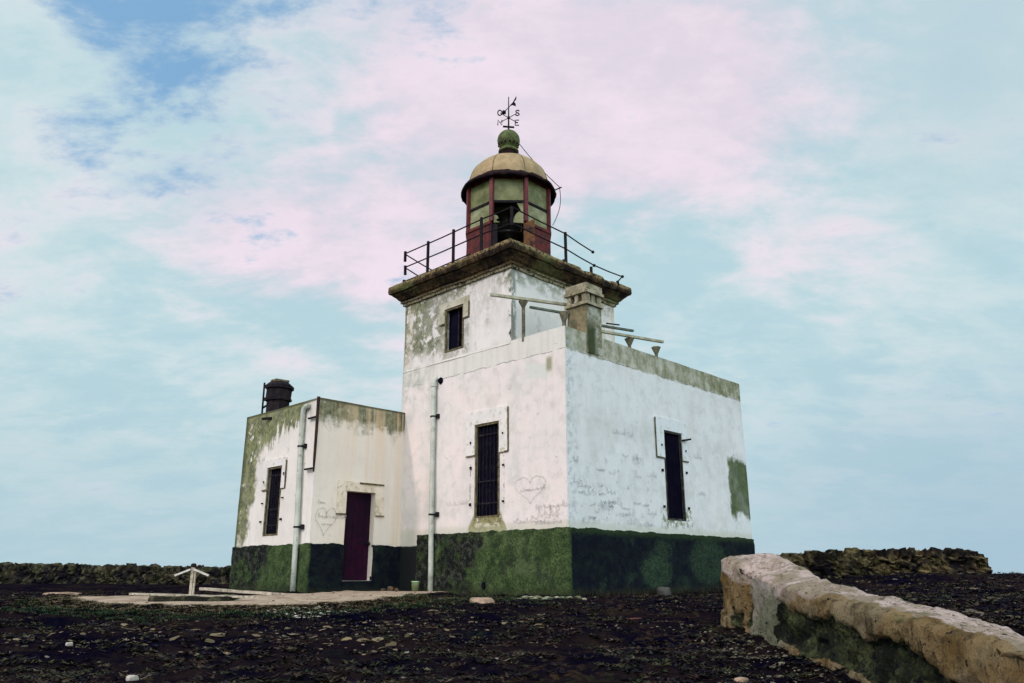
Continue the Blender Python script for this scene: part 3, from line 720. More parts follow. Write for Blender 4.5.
m_ = MB(); m_.slab((3.72, 1.26, 7.9), (3.93, 1.26, 8.1), .025, .025); m_.build('bent_stay', M['iron'], ro)

# lantern room: octagon, faces turned to multiples of 45 degrees
LX, LY = 1.945, 3.606; RO = 1.185; A0 = R(22.5)
def octa(r, k): t = A0 + R(45)*k; return Vector((LX+r*math.cos(t), LY+r*math.sin(t), 0))
FRONT = 4      # face between vertex 4 and 5 looks along (-1,-1)
mb = MB()
for k in range(8):
    if k == FRONT: continue
    a, b = octa(RO+.04, k), octa(RO+.04, k+1); ai, bi = octa(RO-.02, k), octa(RO-.02, k+1)
    rows = [7.8, 8.2, 8.6, 9.0, 9.23]; cols = [i/6 for i in range(7)]
    vs = []; fs = []
    for z in rows:
        for u in cols: p = a.lerp(b, u); vs.append((p.x, p.y, z))
    for z in (7.8, 9.23):
        for u in (0, 1): p = ai.lerp(bi, u); vs.append((p.x, p.y, z))
    m_ = len(cols)
    for i in range(len(rows)-1):
        for j in range(m_-1): fs.append((i*m_+j, i*m_+j+1, (i+1)*m_+j+1, (i+1)*m_+j))
    o = len(rows)*m_; fs += [(o, o+1, o+3, o+2), ((len(rows)-1)*m_, len(rows)*m_-1, o+3, o+2), (0, o, o+2, (len(rows)-1)*m_), (m_-1, o+1, o+3, len(rows)*m_-1)]
    mb.add(vs, fs)
mb.warp(.012, 3, 2, .004)
lan = mb.build('lantern_room', M['red'], LH)
for z0, z1, r in ((9.23, 9.31, RO+.07), (10.58, 10.66, RO+.05)):     # sill and head rings
    mb = MB()
    for k in range(8):
        if k == FRONT and z0 < 10: continue
        a, b, c, d = octa(r, k), octa(r, k+1), octa(RO-.08, k+1), octa(RO-.08, k)
        mb.add([(p.x, p.y, z) for z in (z0, z1) for p in (a, b, c, d)], [(0,1,2,3),(4,5,6,7),(0,1,5,4),(2,3,7,6),(1,2,6,5),(3,0,4,7)])
    mb.build('ring_beam', M['red'], lan)
for k in range(8):      # mullions
    p = octa(RO, k); m_ = MB(); t = A0+R(45)*k
    m_.slab((p.x, p.y, 9.31), (p.x, p.y, 10.6), .115, .095, up=(math.cos(t), math.sin(t), 0)); m_.build('mullion', M['redbright'], lan, bevel=.015)
for k in range(8):      # panes in two rows, glazing bar between
    a, b = octa(RO-.03, k), octa(RO-.03, k+1); d = (b-a).normalized(); a2, b2 = a+d*.05, b-d*.05; nn = Vector((d.y, -d.x, 0))
    m_ = MB(); m_.slab((a2.x, a2.y, 9.90), (b2.x, b2.y, 9.90), .06, .07); m_.build('glazing_bar', M['iron'], lan)
    for z0, z1, mt in ((9.31, 9.865, 'glass2'), (9.935, 10.58, 'glass')):
        if k == FRONT and z0 < 9.8: continue
        m_ = MB(); e = nn*.006
        m_.add([(p.x, p.y, z) for q in (-1, 1) for (p, z) in ((a2+e*q, z0), (b2+e*q, z0), (b2+e*q, z1), (a2+e*q, z1))], [(0,1,2,3),(4,5,6,7),(0,1,5,4),(1,2,6,5),(2,3,7,6),(3,0,4,7)])
        m_.build('pane', M[mt], lan)
# jagged remains of the broken front pane
a, b = octa(RO-.03, FRONT), octa(RO-.03, FRONT+1)
m_ = MB()
def shard(pts):
    q = [a.lerp(b, u) for u, z in pts]; n_ = len(pts); nn = Vector((-.7, -.7, 0))*.004
    m_.add([(p.x+s*nn.x, p.y+s*nn.y, pts[i][1]) for s in (-1, 1) for i, p in enumerate(q)], [tuple(range(n_)), tuple(range(n_, 2*n_))]+[(i, (i+1) % n_, n_+(i+1) % n_, n_+i) for i in range(n_)])
shard([(.95, 9.28), (.95, 9.86), (.74, 9.86), (.86, 9.66), (.70, 9.52), (.62, 9.30)]); m_.build('broken_pane', M['glass2'], lan); m_ = MB(); shard([(.05, 9.30), (.05, 9.55), (.15, 9.50), (.2, 9.42), (.1, 9.36), (.24, 9.30)])
m_.build('broken_pane', M['glass2'], lan)
# loose rusty panel beside the opening and dark door leaf
p, q = octa(RO+.09, FRONT).lerp(octa(RO+.09, FRONT+1), .90), octa(RO+.12, FRONT).lerp(octa(RO+.12, FRONT+1), 1.18)
m_ = MB(); vs = []
for i in range(9):
    P = p.lerp(q, i/8); zt = 9.24 + .10*ss(i/8, .2, 1) + .05*fbm(Vector((i*1.3, 0, 0)))
    vs += [(P.x, P.y, 7.82), (P.x, P.y, 8.5), (P.x, P.y, zt)]
fs = []
for i in range(8): fs += [(i*3, i*3+3, i*3+4, i*3+1), (i*3+1, i*3+4, i*3+5, i*3+2)]
m_.add(vs, fs); o_ = m_.build('rusted_sheet', M['rustpanel'], lan)
md = o_.modifiers.new('thick', 'SOLIDIFY'); md.thickness = .012
m_ = MB(); p = octa(RO, FRONT); m_.slab((p.x+.05, p.y-.02, 7.82), (p.x+.05, p.y-.02, 9.24), .05, .22, up=(.7, -.7, 0)); m_.build('door_post', M['iron'], lan)
# lamp assembly inside
m_ = MB(); m_.lathe(LX, LY, [(.30, 7.82), (.30, 8.0), (.16, 8.05), (.14, 8.7), (.34, 8.78), (.36, 8.86), (.20, 8.9), (.20, 9.2), (.46, 9.3), (.50, 9.36), (.34, 9.42), (.36, 9.9), (.50, 9.95), (.5, 10.1), (.22, 10.25), (0, 10.3)], 20)
lamp = m_.build('lamp', M['lens'], lan, smooth=True)
m_ = MB()
for k in range(8):
    t = R(45)*k; m_.tube([(LX+.44*math.cos(t), LY+.44*math.sin(t), 9.36), (LX+.47*math.cos(t), LY+.47*math.sin(t), 9.65), (LX+.44*math.cos(t), LY+.44*math.sin(t), 9.95)], .022, 6)
m_.build('lens_cage', M['iron'], lamp)
m_ = MB(); m_.lathe(LX, LY, [(RO-.03, 10.64), (.9, 10.75), (.3, 10.8), (0, 10.8)], 16, A0); m_.build('ceiling', M['skirt'], lan)
# roof: eave, dome, neck, ball
mb = MB(); prof = [(1.16, 10.60), (1.27, 10.57), (1.335, 10.58), (1.34, 10.64), (1.29, 10.70), (1.20, 10.77), (1.13, 10.84)]
mb.lathe(LX, LY, prof, 64)
mb.v = [tuple(Vector(p) + mn.noise_vector(Vector(p)*5)*.022 + Vector((0,0,.05*fbm(Vector(p)*4)))) for p in mb.v]
dome = MB(); pr = []
for i in range(15):
    t = R(90*i/14*.94); pr.append((1.145*math.cos(t)**.92, 10.80 + .95*math.sin(t)))
dome.lathe(LX, LY, pr, 64)
dm = dome.build('dome', M['dome'], LH, smooth=True)
mb.build('eave', M['skirt'], dm, smooth=True)
mb = MB()
for k in range(8):
    t = A0+R(45)*k; mb.tube([(LX+(r+.004)*math.cos(t), LY+(r+.004)*math.sin(t), z) for r, z in pr], .010, 6)
mb.build('seam', M['chim'], dm)
mb = MB(); mb.lathe(LX, LY, [(.34, 11.64), (.29, 11.72), (.26, 11.80), (.25, 12.0), (.24, 12.05)], 28); mb.build('neck', M['skirt'], dm, smooth=True)
mb = MB(); mb.lathe(LX, LY, [(.24, 11.97), (.29, 11.98), (.29, 12.03), (.22, 12.06)] + [(.325*math.cos(t), 12.36+.325*math.sin(t)) for t in np.linspace(R(-50), R(90), 18)], 32)
bl = mb.build('finial_ball', M['ball'], dm, smooth=True)
mb = MB()
for k in range(14):
    t = 2*math.pi*k/14; mb = MB(); mb.lathe(LX+.283*math.cos(t), LY+.283*math.sin(t), [(0, 12.17), (.026, 12.185), (.026, 12.23), (0, 12.25)], 8); mb.build('vent', M['skirt'], bl)
# weathervane
mb = MB(); mb.tube([(LX, LY, 12.66), (LX, LY, 13.82)], [.026, .012], 8)
mb.tube([(LX-.34, LY, 13.12), (LX+.34, LY, 13.12)], .011, 6); mb.tube([(LX, LY-.34, 13.12), (LX, LY+.34, 13.12)], .011, 6)
mb.lathe(LX, LY, [(0, 13.07), (.04, 13.09), (.04, 13.15), (0, 13.17)], 10)
mb.slab((LX-.13, LY+.10, 12.82), (LX+.13, LY-.10, 12.82), .05, .035)
vane = mb.build('weathervane', M['iron'], LH)
glyph = {'N': [[(0,0),(0,1),(.7,0),(.7,1)]], 'S': [[(.65,.85),(.45,1),(.15,.95),(.05,.75),(.2,.58),(.5,.45),(.65,.25),(.5,.05),(.2,0),(0,.15)]],
         'E': [[(.65,0),(0,0),(0,1),(.65,1)], [(0,.52),(.5,.52)]], 'O': [[(.35+.35*math.cos(q), .5+.5*math.sin(q)) for q in np.linspace(0, 2*math.pi, 17)]]}
for ch, dx, dy in (('N', 0, .36), ('S', 0, -.36), ('E', .36, 0), ('O', -.36, 0)):
    m_ = MB(); rx, ry = UX[0], UY[0]       # letters read from the yard below
    for st_ in glyph[ch]:
        m_.tube([(LX+dx+(u-.35)*.17*rx, LY+dy+(u-.35)*.17*ry, 13.12+(v-.5)*.17) for u, v in st_], .017, 6)
    m_.build('letter', M['iron'], vane)
m_ = MB(); f_ = W(0, 1)-W(0, 0); s_ = W(1, 0)-W(0, 0); ctr = Vector((LX, LY, 13.46))
def av(s, f, z=0): return ctr + s_*s*.8 + f_*f*.74 + Vector((0,0,z*.8))
m_.tube([av(-.26, .50), av(.20, -.40)], .012, 6)
m_.add([av(-.26, .50), av(-.10, .30, .10), av(-.10, .30, -.10), av(-.14, .36, 0)+s_*.012], [(0,1,3),(0,3,2),(0,1,2)])
for up, c1, c2 in ((.10, .10, .24), (-.10, .10, .22)):
    q = [av(.05, -.14, up*.1), av(.05+c1, -.26, up*.55), av(.04+c2, -.44, up*2.2), av(.04+c2, -.40, up*1.0), av(.20, -.40, 0)]
    m_.add([p+e for e in (Vector((.004,.004,0)), Vector((-.004,-.004,0))) for p in q], [(0,1,2,3,4),(5,6,7,8,9)]+[(i, (i+1) % 5, 5+(i+1) % 5, 5+i) for i in range(5)])
m_.lathe(av(-.18, .30).x, av(-.18, .30).y, [(0, 13.40), (.045, 13.43), (.045, 13.49), (0, 13.52)], 8)
m_.build('arrow', M['iron'], vane)
# stay wire from ball to a stub on the eave and down to the gallery
m_ = MB(); e0 = Vector((LX, LY, 12.72)); e1 = W(1.34, 19.86); e1.z = 10.88; e2 = W(1.13, 19.86); e2.z = 9.7
pts = [e0.lerp(e1, k/10) - Vector((0,0,.10*math.sin(math.pi*k/10))) for k in range(11)]
p2 = [e1.lerp(e2, k/8) + (W(.12, 0)-W(0, 0))*math.sin(math.pi*k/8)*.9 for k in range(9)]
m_.tube(pts, .011, 5); m_.tube(p2, .010, 5)
cb = m_.build('stay_wire', M['iron'], LH)
m_ = MB(); e3 = W(1.05, 19.86); e3.z = 10.72; m_.tube([e3, e1 + (W(.06, 0)-W(0, 0))], .018, 6); m_.build('stub', M['iron'], cb)

# chimney on the house parapet
mb = MB(); cxa, cxb, cya, cyb = .76, 1.30, -.012, .55
grid_box(mb, cxa, cxb, cya, cyb, 5.1, 6.22, .09); mb.warp(.012, 2, 4, .005)
ch = mb.build('chimney', M['chimh'], LH)
mb = MB()
mb.box(cxa-.05, cxb+.05, cya-.05, cyb+.05, 6.222, 6.29)
for (a, b, c, d) in ((cxa, cxa+.13, cya, cya+.13), (cxb-.13, cxb, cya, cya+.13), (cxa, cxa+.13, cyb-.11, cyb), (cxb-.13, cxb, cyb-.11, cyb), (cxa, cxa+.12, cya+.235, cya+.325), (cxa+.2, cxb-.2, cya, cya+.12)):
    mb.box(a, b, c, d, 6.292, 6.50)
mb.box(cxa-.05, cxb+.05, cya-.05, cyb+.05, 6.502, 6.58); mb.box(cxa-.02, cxb+.02, cya-.02, cyb+.02, 6.582, 6.74)
mb.warp(.012, 4, 4, .006); mb.build('cap', M['chimcap'], ch)
# sooty chimney on the annex roof
mb = MB(); AXc, AYc = -1.9, 8.48
mb.lathe(AXc, AYc, [(.30, 4.40), (.30, 4.88), (.36, 4.90), (.36, 4.97), (.33, 4.99), (.33, 5.20), (.385, 5.22), (.385, 5.30), (.34, 5.34), (.25, 5.42), (.0, 5.42)], 8, R(22.5))
mb.warp(.02, 3, 4, .008); c2 = mb.build('chimney', M['soot'], LH)
m_ = MB(); m_.box(AXc-.20, AXc+.18, AYc-.18, AYc+.17, 5.415, 5.47); m_.warp(.02, 3, 1); m_.build('cap', M['chim'], c2)
m_ = MB(); m_.tube([(-2.1, 8.94, 4.4), (-2.1, 8.96, 5.46)], .025, 6); m_.tube([(-2.1, 8.96, 5.40), (-2.0, 8.80, 5.32), (-2.0, 8.7, 5.36)], .012, 5); m_.tube([(-2.1, 8.95, 4.95), (-2.0, 8.7, 4.95)], .014, 5); m_.tube([(-2.1, 8.95, 4.75), (-2.1, 8.65, 4.8)], .03, 5)
m_.build('lightning_rod', M['iron'], c2)

# beams on funnel-shaped roof supports
DIR = Vector((.914, -.41, 0)); DR = Vector((.947, -.32, 0))
def beam(p, q, mt, w=.075): m_ = MB(); m_.slab(p, q, w, w*.8); m_.warp(.01, 3, 1); return m_.build('roof_beam', M[mt], LH)
beam((-.74, 1.52, 6.44), (1.05, .74, 6.44), 'bar'); beam((-.21, .80, 6.1), (.92, .45, 6.1), 'barg', .06)
beam((1.2, .45, 5.845), (3.43, -.23, 5.845), 'bar', .07); beam((1.2, .45, 5.98), (2.53, .0, 5.98), 'barg', .06)
def support(x, y, z0, z1, post=.045, r=.10, h=.16):
    m_ = MB(); m_.lathe(x, y, [(post, z0), (post, z1-h), (r, z1), (r*.9, z1+.003), (0, z1)], 6, cap=False); m_.build('beam_support', M['funnel'], LH)
support(.02, 1.22, 5.44, 6.40, .04, .12, .15); support(.50, .42, 5.1, 6.06, .05, .12, .22)
support(2.50, .10, 5.5, 5.80, .04, .12, .17); support(3.64, .12, 5.5, 5.83, .04, .12, .18)
m_ = MB(); m_.slab((3.2, 1.3, 6.62), (3.5, 1.1, 6.60), .03, .03); m_.build('hook', M['iron'], LH)

# drainpipes
def drain(pts, r, brk, mat_, side):
    m_ = MB(); m_.tube(pts, r, 12); d = m_.build('drainpipe', mat_, LH, smooth=True)
    for (x, y, z, L) in brk:
        b = MB(); b.lathe(x, y, [(r+.004, z-.02), (r+.014, z-.018), (r+.014, z+.018), (r+.004, z+.02)], 12)
        b.slab((x+.05, y-.02, z), (x+.05, y-L, z), .05, .06, up=(1,0,0)); b.lathe(x+.06, y-L, [(0, z-.06), (.05, z-.05), (.05, z+.05), (0, z+.06)], 8)
        b.build('bracket', M['iron'], d)
    return d
px, py = -.075, 4.19
d1 = drain([(px-.03, py-.12, -.15), (px-.03, py-.11, .6), (px-.02, py-.07, 1.4), (px, py-.02, 3), (px, py, 4.98), (px+.02, py, 5.05), (px+.1, py, 5.09)], .062, [(px, py, 4.12, .12), (px-.012, py-.06, 1.77, .13)], M['pipe'], 1)
m_ = MB(); m_.lathe(px, py, [(.065, 4.86), (.082, 4.87), (.082, 4.97), (.066, 4.98)], 12); m_.build('collar', M['pipe'], d1)
m_ = MB(); m_.lathe(.0, py-.17, [(0, 4.90), (.075, 4.95), (.085, 5.0), (.075, 5.05), (0, 5.1)], 10); m_.warp(.02, 6, 1); m_.build('broken_outlet', M['dark'], d1)
px, py = -2.6-.075, 5.84
d2 = drain([(px-.03, py-.20, -.12), (px-.03, py-.17, .9), (px-.01, py-.12, 1.5), (px, py, 3.3), (px, py, 4.12), (px, py-.03, 4.2), (px+.01, py-.10, 4.24), (px+.03, py-.20, 4.24)], .06, [(px, py, 3.3, .12), (px-.012, py-.12, 1.45, .15)], M['pipe'], 1)
m_ = MB(); m_.tube([(-2.655, 5.235, 4.40), (-2.65, 5.235, 3.6), (-2.655, 5.23, 2.95), (-2.65, 5.235, 2.66)], [.04, .036, .032, .02], 8)
ip = m_.build('iron_downpipe', M['rust'], LH)
for z in (3.93, 2.74):
    b = MB(); b.slab((-2.66, 5.22, z), (-2.66, 5.60, z), .035, .05, up=(1,0,0)); b.build('bracket', M['iron'], ip)
m_ = MB(); m_.slab((-2.72, 7.72, 4.20), (-2.60, 7.45, 4.20), .06, .05, up=(1,0,0)); spout = m_.build('roof_spout', M['iron'], LH)
m_ = MB(); m_.tube([(-.075, 2.36, .19), (-.01, 2.36, .19)], .06, 12); m_.v = [(x, 2.36+(y-2.36)*.8, .19+(z-.19)*1.3) for x, y, z in m_.v]; m_.build('vent_hole', M['dark'], LH)

# scratched hearts and scribbles
def ribbon(mb, pts, P, w=.011):
    for i in range(len(pts)-1):
        (u0, z0), (u1, z1) = pts[i], pts[i+1]; d = math.hypot(u1-u0, z1-z0)
        if d < 1e-5: continue
        nx, nz = -(z1-z0)/d*w/2, (u1-u0)/d*w/2
        mb.add([P(u0+nx, z0+nz), P(u1+nx, z1+nz), P(u1-nx, z1-nz), P(u0-nx, z0-nz)], [(0,1,2,3)])
def heart(uc, zc, w, h, skew=0):
    out = []
    for q in np.linspace(0, 2*math.pi, 46):
        x = math.sin(q)**3; yv = (13*math.cos(q)-5*math.cos(2*q)-2*math.cos(3*q)-math.cos(4*q))/17
        out.append((uc+w*x+skew*yv + .012*random.uniform(-1, 1), zc+h*yv+.012*random.uniform(-1, 1)))
    return out
def scrawl(u, z, n, s, du=-1):
    """one line of unreadable handwriting as strokes"""
    st_ = []
    for i in range(n):
        k = random.choice((0, 1, 2, 3)); h = s*random.choice((.5, .6, .6, 1.0)); w = s*.4
        if k == 0: st_.append([(u+du*(w/2+w/2*math.cos(q)), z+h/2+h/2*math.sin(q)) for q in np.linspace(0, 5.6, 8)])
        elif k == 1: st_.append([(u, z), (u+du*.1*w, z+h), (u+du*w, z+.1*h)])
        elif k == 2: st_.append([(u, z+h*.6), (u+du*.3*w, z), (u+du*.6*w, z+h*.5), (u+du*w, z)])
        else: st_.append([(u+du*.5*w, z+h), (u+du*.5*w, z)])
        u += du*s*random.uniform(.75, 1.1)
    return [[p for q in st_ for p in q]]
PL = lambda u, z: (-.016-.004, u, z); PA = lambda u, z: (u, 5.28-.02, z); PR = lambda u, z: (u, -.02, z)
def mark(name, lines, P, w, mt, parent):
    m_ = MB()
    for l in lines: ribbon(m_, l, P, w)
    return m_.build(name, M[mt], parent, recalc=False)
h1 = mark('scratched_heart', [heart(1.02, 2.18, .44, .33)], PL, .009, 'scratch', LH)
for (u, z, n_, s) in ((1.32, 2.12, 8, .10), (.86, 1.74, 9, .13), (1.0, 1.54, 5, .2), (.62, 1.58, 3, .2), (1.5, 1.46, 10, .11), (.9, 1.42, 9, .10), (3.7, 1.95, 6, .16)):
    mark('scribble', scrawl(u, z, n_, s), PL, .009, 'scratch', h1)
h2 = mark('scratched_heart', [heart(-2.23, 1.62, .27, .36, .03)], PA, .010, 'scratch2', LH)
for (u, z, n_, s) in ((-2.42, 1.66, 8, .10), (-2.33, 1.50, 4, .08), (-2.46, 1.97, 3, .08)):
    mark('scribble', scrawl(u, z, n_, s, 1), PA, .010, 'scratch2', h2)
for (u, z, n_) in ((1.55, 3.42, 6), (4.85, 3.2, 3), (2.3, 2.9, 3), (4.9, 2.3, 4)):
    mark('scribble', scrawl(u, z, n_, .14, 1), PR, .009, 'scratch3', LH)
for k in range(64):
    mark('scribble', scrawl(random.uniform(.15, 3.0), 1.42+1.5*random.random()**1.4, random.choice((1, 1, 1, 2, 2, 3, 4)), random.uniform(.07, .19), 1), PR, random.uniform(.006, .010), 'scratch3', LH)
mark('scribble', [[(2.0+.12*math.cos(q), 3.0+.06*math.sin(q)) for q in np.linspace(math.pi, 2*math.pi, 9)]], PR, .010, 'scratch3', LH)
SH = Vector((.07, .12, 0))      # the annex stands a hand's width off the tower corner
for o in LH.children:
    if o in (annex, aplinth, astep, w4, door, dsur, h2, d2, ip, spout, c2) or o.name.startswith('door_shadow_line'): o.location = o.location + SH

# ------------------------------------------------------------------ ground
def graded(dense0, dense1, step, far, grow=1.22):
    L = list(np.arange(dense0, dense1, step)); s = step; x = L[-1]
    while x < far: s *= grow; x += s; L.append(x)
    s = step; x = L[0]; pre = []
    while x > -far: s *= grow; x -= s; pre.append(x)
    return pre[::-1]+L
xs = graded(-10, 12.5, .085, 900); ys = graded(4.5, 20, .075, 900)
vs = []; pad = []
for y in ys:
    for x in xs:
        vs.append(tuple(W(x, y, zg(x, y) if y > 0 else zbase(x, max(y, 0)))))
        pad.append(max(0., min(1., .5+pad_d(x, y)*1.2)) if (-9 < x < 0 and 11 < y < 21) else 0.)
nx = len(xs); fs = [(j*nx+i, j*nx+i+1, (j+1)*nx+i+1, (j+1)*nx+i) for j in range(len(ys)-1) for i in range(nx-1)]
me = bpy.data.meshes.new('ground'); me.from_pydata(vs, [], fs); me.update()
at = me.attributes.new('pad', 'FLOAT_COLOR', 'POINT'); at.data.foreach_set('color', [c for p in pad for c in (p, p, p, 1)])
me.polygons.foreach_set('use_smooth', [True]*len(fs)); me.materials.append(M['ground'])
go = bpy.data.objects.new('ground', me); COL.objects.link(go); go['kind'] = 'structure'

def scatter(name, tris, tints, mat_, label, cat):
    V = np.concatenate(tris).astype(np.float32); n = V.shape[0]
    me = bpy.data.meshes.new(name); nv = V.shape[0]*3
    me.vertices.add(nv); me.vertices.foreach_set('co', V.reshape(-1)); me.loops.add(nv); me.loops.foreach_set('vertex_index', np.arange(nv, dtype=np.int32))
    me.polygons.add(n); me.polygons.foreach_set('loop_start', np.arange(0, nv, 3, dtype=np.int32)); me.polygons.foreach_set('loop_total', np.full(n, 3, dtype=np.int32))
    me.update(calc_edges=True)
    at = me.attributes.new('tint', 'FLOAT_COLOR', 'POINT'); c = np.repeat(np.concatenate(tints), 3, axis=0); c = np.concatenate([c, np.ones((len(c), 1))], 1).astype(np.float32)
    at.data.foreach_set('color', c.reshape(-1)); me.materials.append(mat_)
    o = bpy.data.objects.new(name, me); COL.objects.link(o); return tag(o, label, cat, kind='stuff')
def inside_bld(p): return (-.08 < p.x < 7.6 and -.08 < p.y < 5.6) or (-2.68 < p.x < .1 and 5.2 < p.y < 9)
def spots(n, x0, x1, y0, y1, keep):
    out = []
    while len(out) < n:
        y = y0 + (y1-y0)*random.random()**1.25; hw = 1+.72*y
        x = random.uniform(max(x0, -hw), min(x1, hw))
        if not keep(x, y): continue
        if inside_bld(W(x, y)): continue
        out.append((x, y))
    return out
def blades(pts, cols, hgt, flat, nb, wid):
    T_, C_ = [], []
    for (x, y) in pts:
        p = W(x, y, zg(x, y)-.005); base = cols(x, y)
        for _ in range(nb):
            a = random.uniform(0, 6.283); h = hgt*random.uniform(.5, 1.3); L = flat*random.uniform(.4, 1.3)
            q = p + Vector((random.uniform(-1, 1)*flat*.7, random.uniform(-1, 1)*flat*.7, 0)); d = Vector((math.cos(a), math.sin(a), 0)); s = Vector((-d.y, d.x, 0))*wid*random.uniform(.6, 1.4)
            T_.append((q-s, q+s, q+d*L+Vector((0,0,h)))); k = random.uniform(.55, 1.5); C_.append([c*k for c in base])
    return [np.array([[list(v) for v in t] for t in T_])], [np.array(C_)]
def scrub_col(x, y):
    m = fbm(Vector((x*.55, y*.55, 2))); r = random.random()
    if r < .035: return (.13, .11, .085)
    if r < .12: return (.055, .042, .022)
    if m > .12 and r < .5: return (.034, .032, .014)
    if r < .5: return (.030, .018, .013)
    if r < .62: return (.014, .022, .010)
    return (.0045, .0038, .009)
okz = lambda x, y: not (-9 < x < 0 and 11 < y < 21 and pad_d(x, y) > -.12) and fbm(Vector((x*.9, y*1.6, 5))) > -.25
tr, tc = blades(spots(15000, -12, 14, 4.6, 19, okz), scrub_col, .022, .085, 8, .016)
t2, c2_ = blades(spots(2200, 3.5, 17, 8, 26, okz), scrub_col, .04, .12, 7, .025)
scatter('scrub', tr+t2, tc+c2_, M['tint'], 'low dark scrub matted over the ground in front of the lighthouse', 'scrub')
# green grass along the near rim of the sandy patch and along the plinth
def rim(x, y):
    d = pad_d(x, y) if (-9 < x < 0 and 11 < y < 21) else -9
    return (-1.35 < d < -.55 and y < 14.2 and random.random() < 1.75+d) or (-2.0 < x < 1.1 and 13.3 < y < 15.9 and fbm(Vector((x*1.5, y*1.5, 1))) > -.05)
tr, tc = blades(spots(3200, -8, 1.2, 11.3, 16, rim), lambda x, y: random.choice(((.10, .085, .04), (.08, .075, .03), (.14, .11, .06), (.035, .05, .018))) if (x < -.5 and y < 14 and pad_d(x, y) > -.22) or (x > -2 and random.random() < .3) else random.choice(((.012, .034, .014), (.018, .042, .016), (.008, .022, .012), (.03, .04, .016))), .028, .05, 8, .009)
scatter('grass', tr, tc, M['tint'], 'thin green grass fringing the sandy patch and the foot of the plinth', 'grass')
def fringe(x, y): return -9 < x < 0 and 11 < y < 14.6 and -.80 < pad_d(x, y) < .08
tr, tc = blades(spots(6500, -8.4, -1.5, 11.4, 14.6, fringe), lambda x, y: random.choice(((.17, .135, .075), (.12, .10, .05), (.22, .175, .11), (.07, .065, .03))), .012, .05, 7, .010)
scatter('dry_grass', tr, tc, M['tint'], 'flattened straw coloured grass along the rim of the sandy patch', 'grass')
# dry weeds at the foot of the right facade
def weeds(x, y):
    p = W(x, y); return 0.0 < p.x < 7.2 and -.75 < p.y < -.08
pts = []
while len(pts) < 230:
    x, y = random.uniform(1, 7), random.uniform(14.5, 21.5)
    if weeds(x, y): pts.append((x, y))
tr, tc = blades(pts, lambda x, y: random.choice(((.020, .013, .010), (.034, .024, .016), (.008, .007, .009), (.016, .022, .012))), .13, .12, 8, .007)
scatter('dry_weeds', tr, tc, M['tint'], 'dry brown weeds along the dark plinth of the right facade', 'weeds')
# pebbles
ico = bmesh.new(); bmesh.ops.create_icosphere(ico, subdivisions=1, radius=1.0); IT = [[v.co.copy() for v in f.verts] for f in ico.faces]; ico.free()
def pebbles(pts, s0, s1, cols, flat=.5):
    T_, C_ = [], []
    for (x, y) in pts:
        s = s0*(s1/s0)**(random.random()**2); p = W(x, y, zg(x, y)+s*flat*.25); e = Vector((random.uniform(.7, 1.3), random.uniform(.7, 1.3), flat*random.uniform(.6, 1.2)))
        r = Matrix.Rotation(random.uniform(0, 6.28), 3, 'Z') @ Matrix.Rotation(random.uniform(-.4, .4), 3, 'X'); o = Vector((x*3, y*3, 0)); c = random.choice(cols); k = random.uniform(.7, 1.2)
        for f in IT:
            T_.append([list(p + r @ Vector(((v*(1+.35*mn.noise(v*1.3+o))).x*e.x*s, v.y*e.y*s*(1+.3*mn.noise(v+o)), v.z*e.z*s))) for v in f]); C_.append([q*k for q in c])
    return [np.array(T_)], [np.array(C_)]
PC = [(.13, .11, .085), (.12, .09, .06), (.08, .065, .05), (.20, .175, .145), (.04, .035, .03), (.07, .05, .032), (.05, .028, .018)]
allk = lambda x, y: fbm(Vector((x*.8, y*.8, 8))) > -.1
a1, b1 = pebbles(spots(1500, -11, 13, 4.7, 18, allk), .008, .036, PC, .35)
a0, b0 = pebbles(spots(420, -6.2, .5, 8.5, 12.6, lambda x, y: fbm(Vector((x*.5, y*.8, 3))) > .02), .018, .065, [(.17, .12, .065), (.13, .10, .055), (.21, .16, .10), (.10, .075, .04)], .16); a1 += a0; b1 += b0
a8, b8 = pebbles(spots(20, -4.2, -1.2, 9.3, 11.3, lambda x, y: True), .05, .13, [(.13, .10, .055), (.11, .085, .045), (.16, .125, .08)], .10); a1 += a8; b1 += b8
def patch(x, y):
    return (1.5 < x < 2.8 and 6.2 < y < 11.0 and random.random() < .5*ss(x, 1.5, 2.6)) or (-3.2 < x < -1.2 and 9.3 < y < 11 and random.random() < .12)
def gravel(x, y): return math.hypot((x+3.0)/.75, (y-12.15)/.6) < 1
a9, b9 = pebbles(spots(420, -4, 2.8, 11, 13, gravel), .010, .034, [(.48, .46, .40), (.38, .36, .30), (.22, .21, .15)], .35); a1 += a9; b1 += b9
a2, b2 = pebbles(spots(520, -4, 2.8, 6, 13, patch), .010, .036, [(.20, .19, .14), (.14, .125, .085), (.08, .08, .05)], .35)
a3, b3 = pebbles(spots(700, 3.6, 17, 8, 24, lambda x, y: True), .02, .09, PC, .35)
a4, b4 = pebbles(spots(160, .0, 1.3, 14.2, 15.3, lambda x, y: True), .02, .09, [(.22, .23, .16), (.28, .27, .21), (.13, .14, .08)], .4)
scatter('pebbles', a1+a2+a3+a4, b1+b2+b3+b4, M['peb'], 'small pale pebbles and stone chips strewn over the dark ground', 'pebbles')

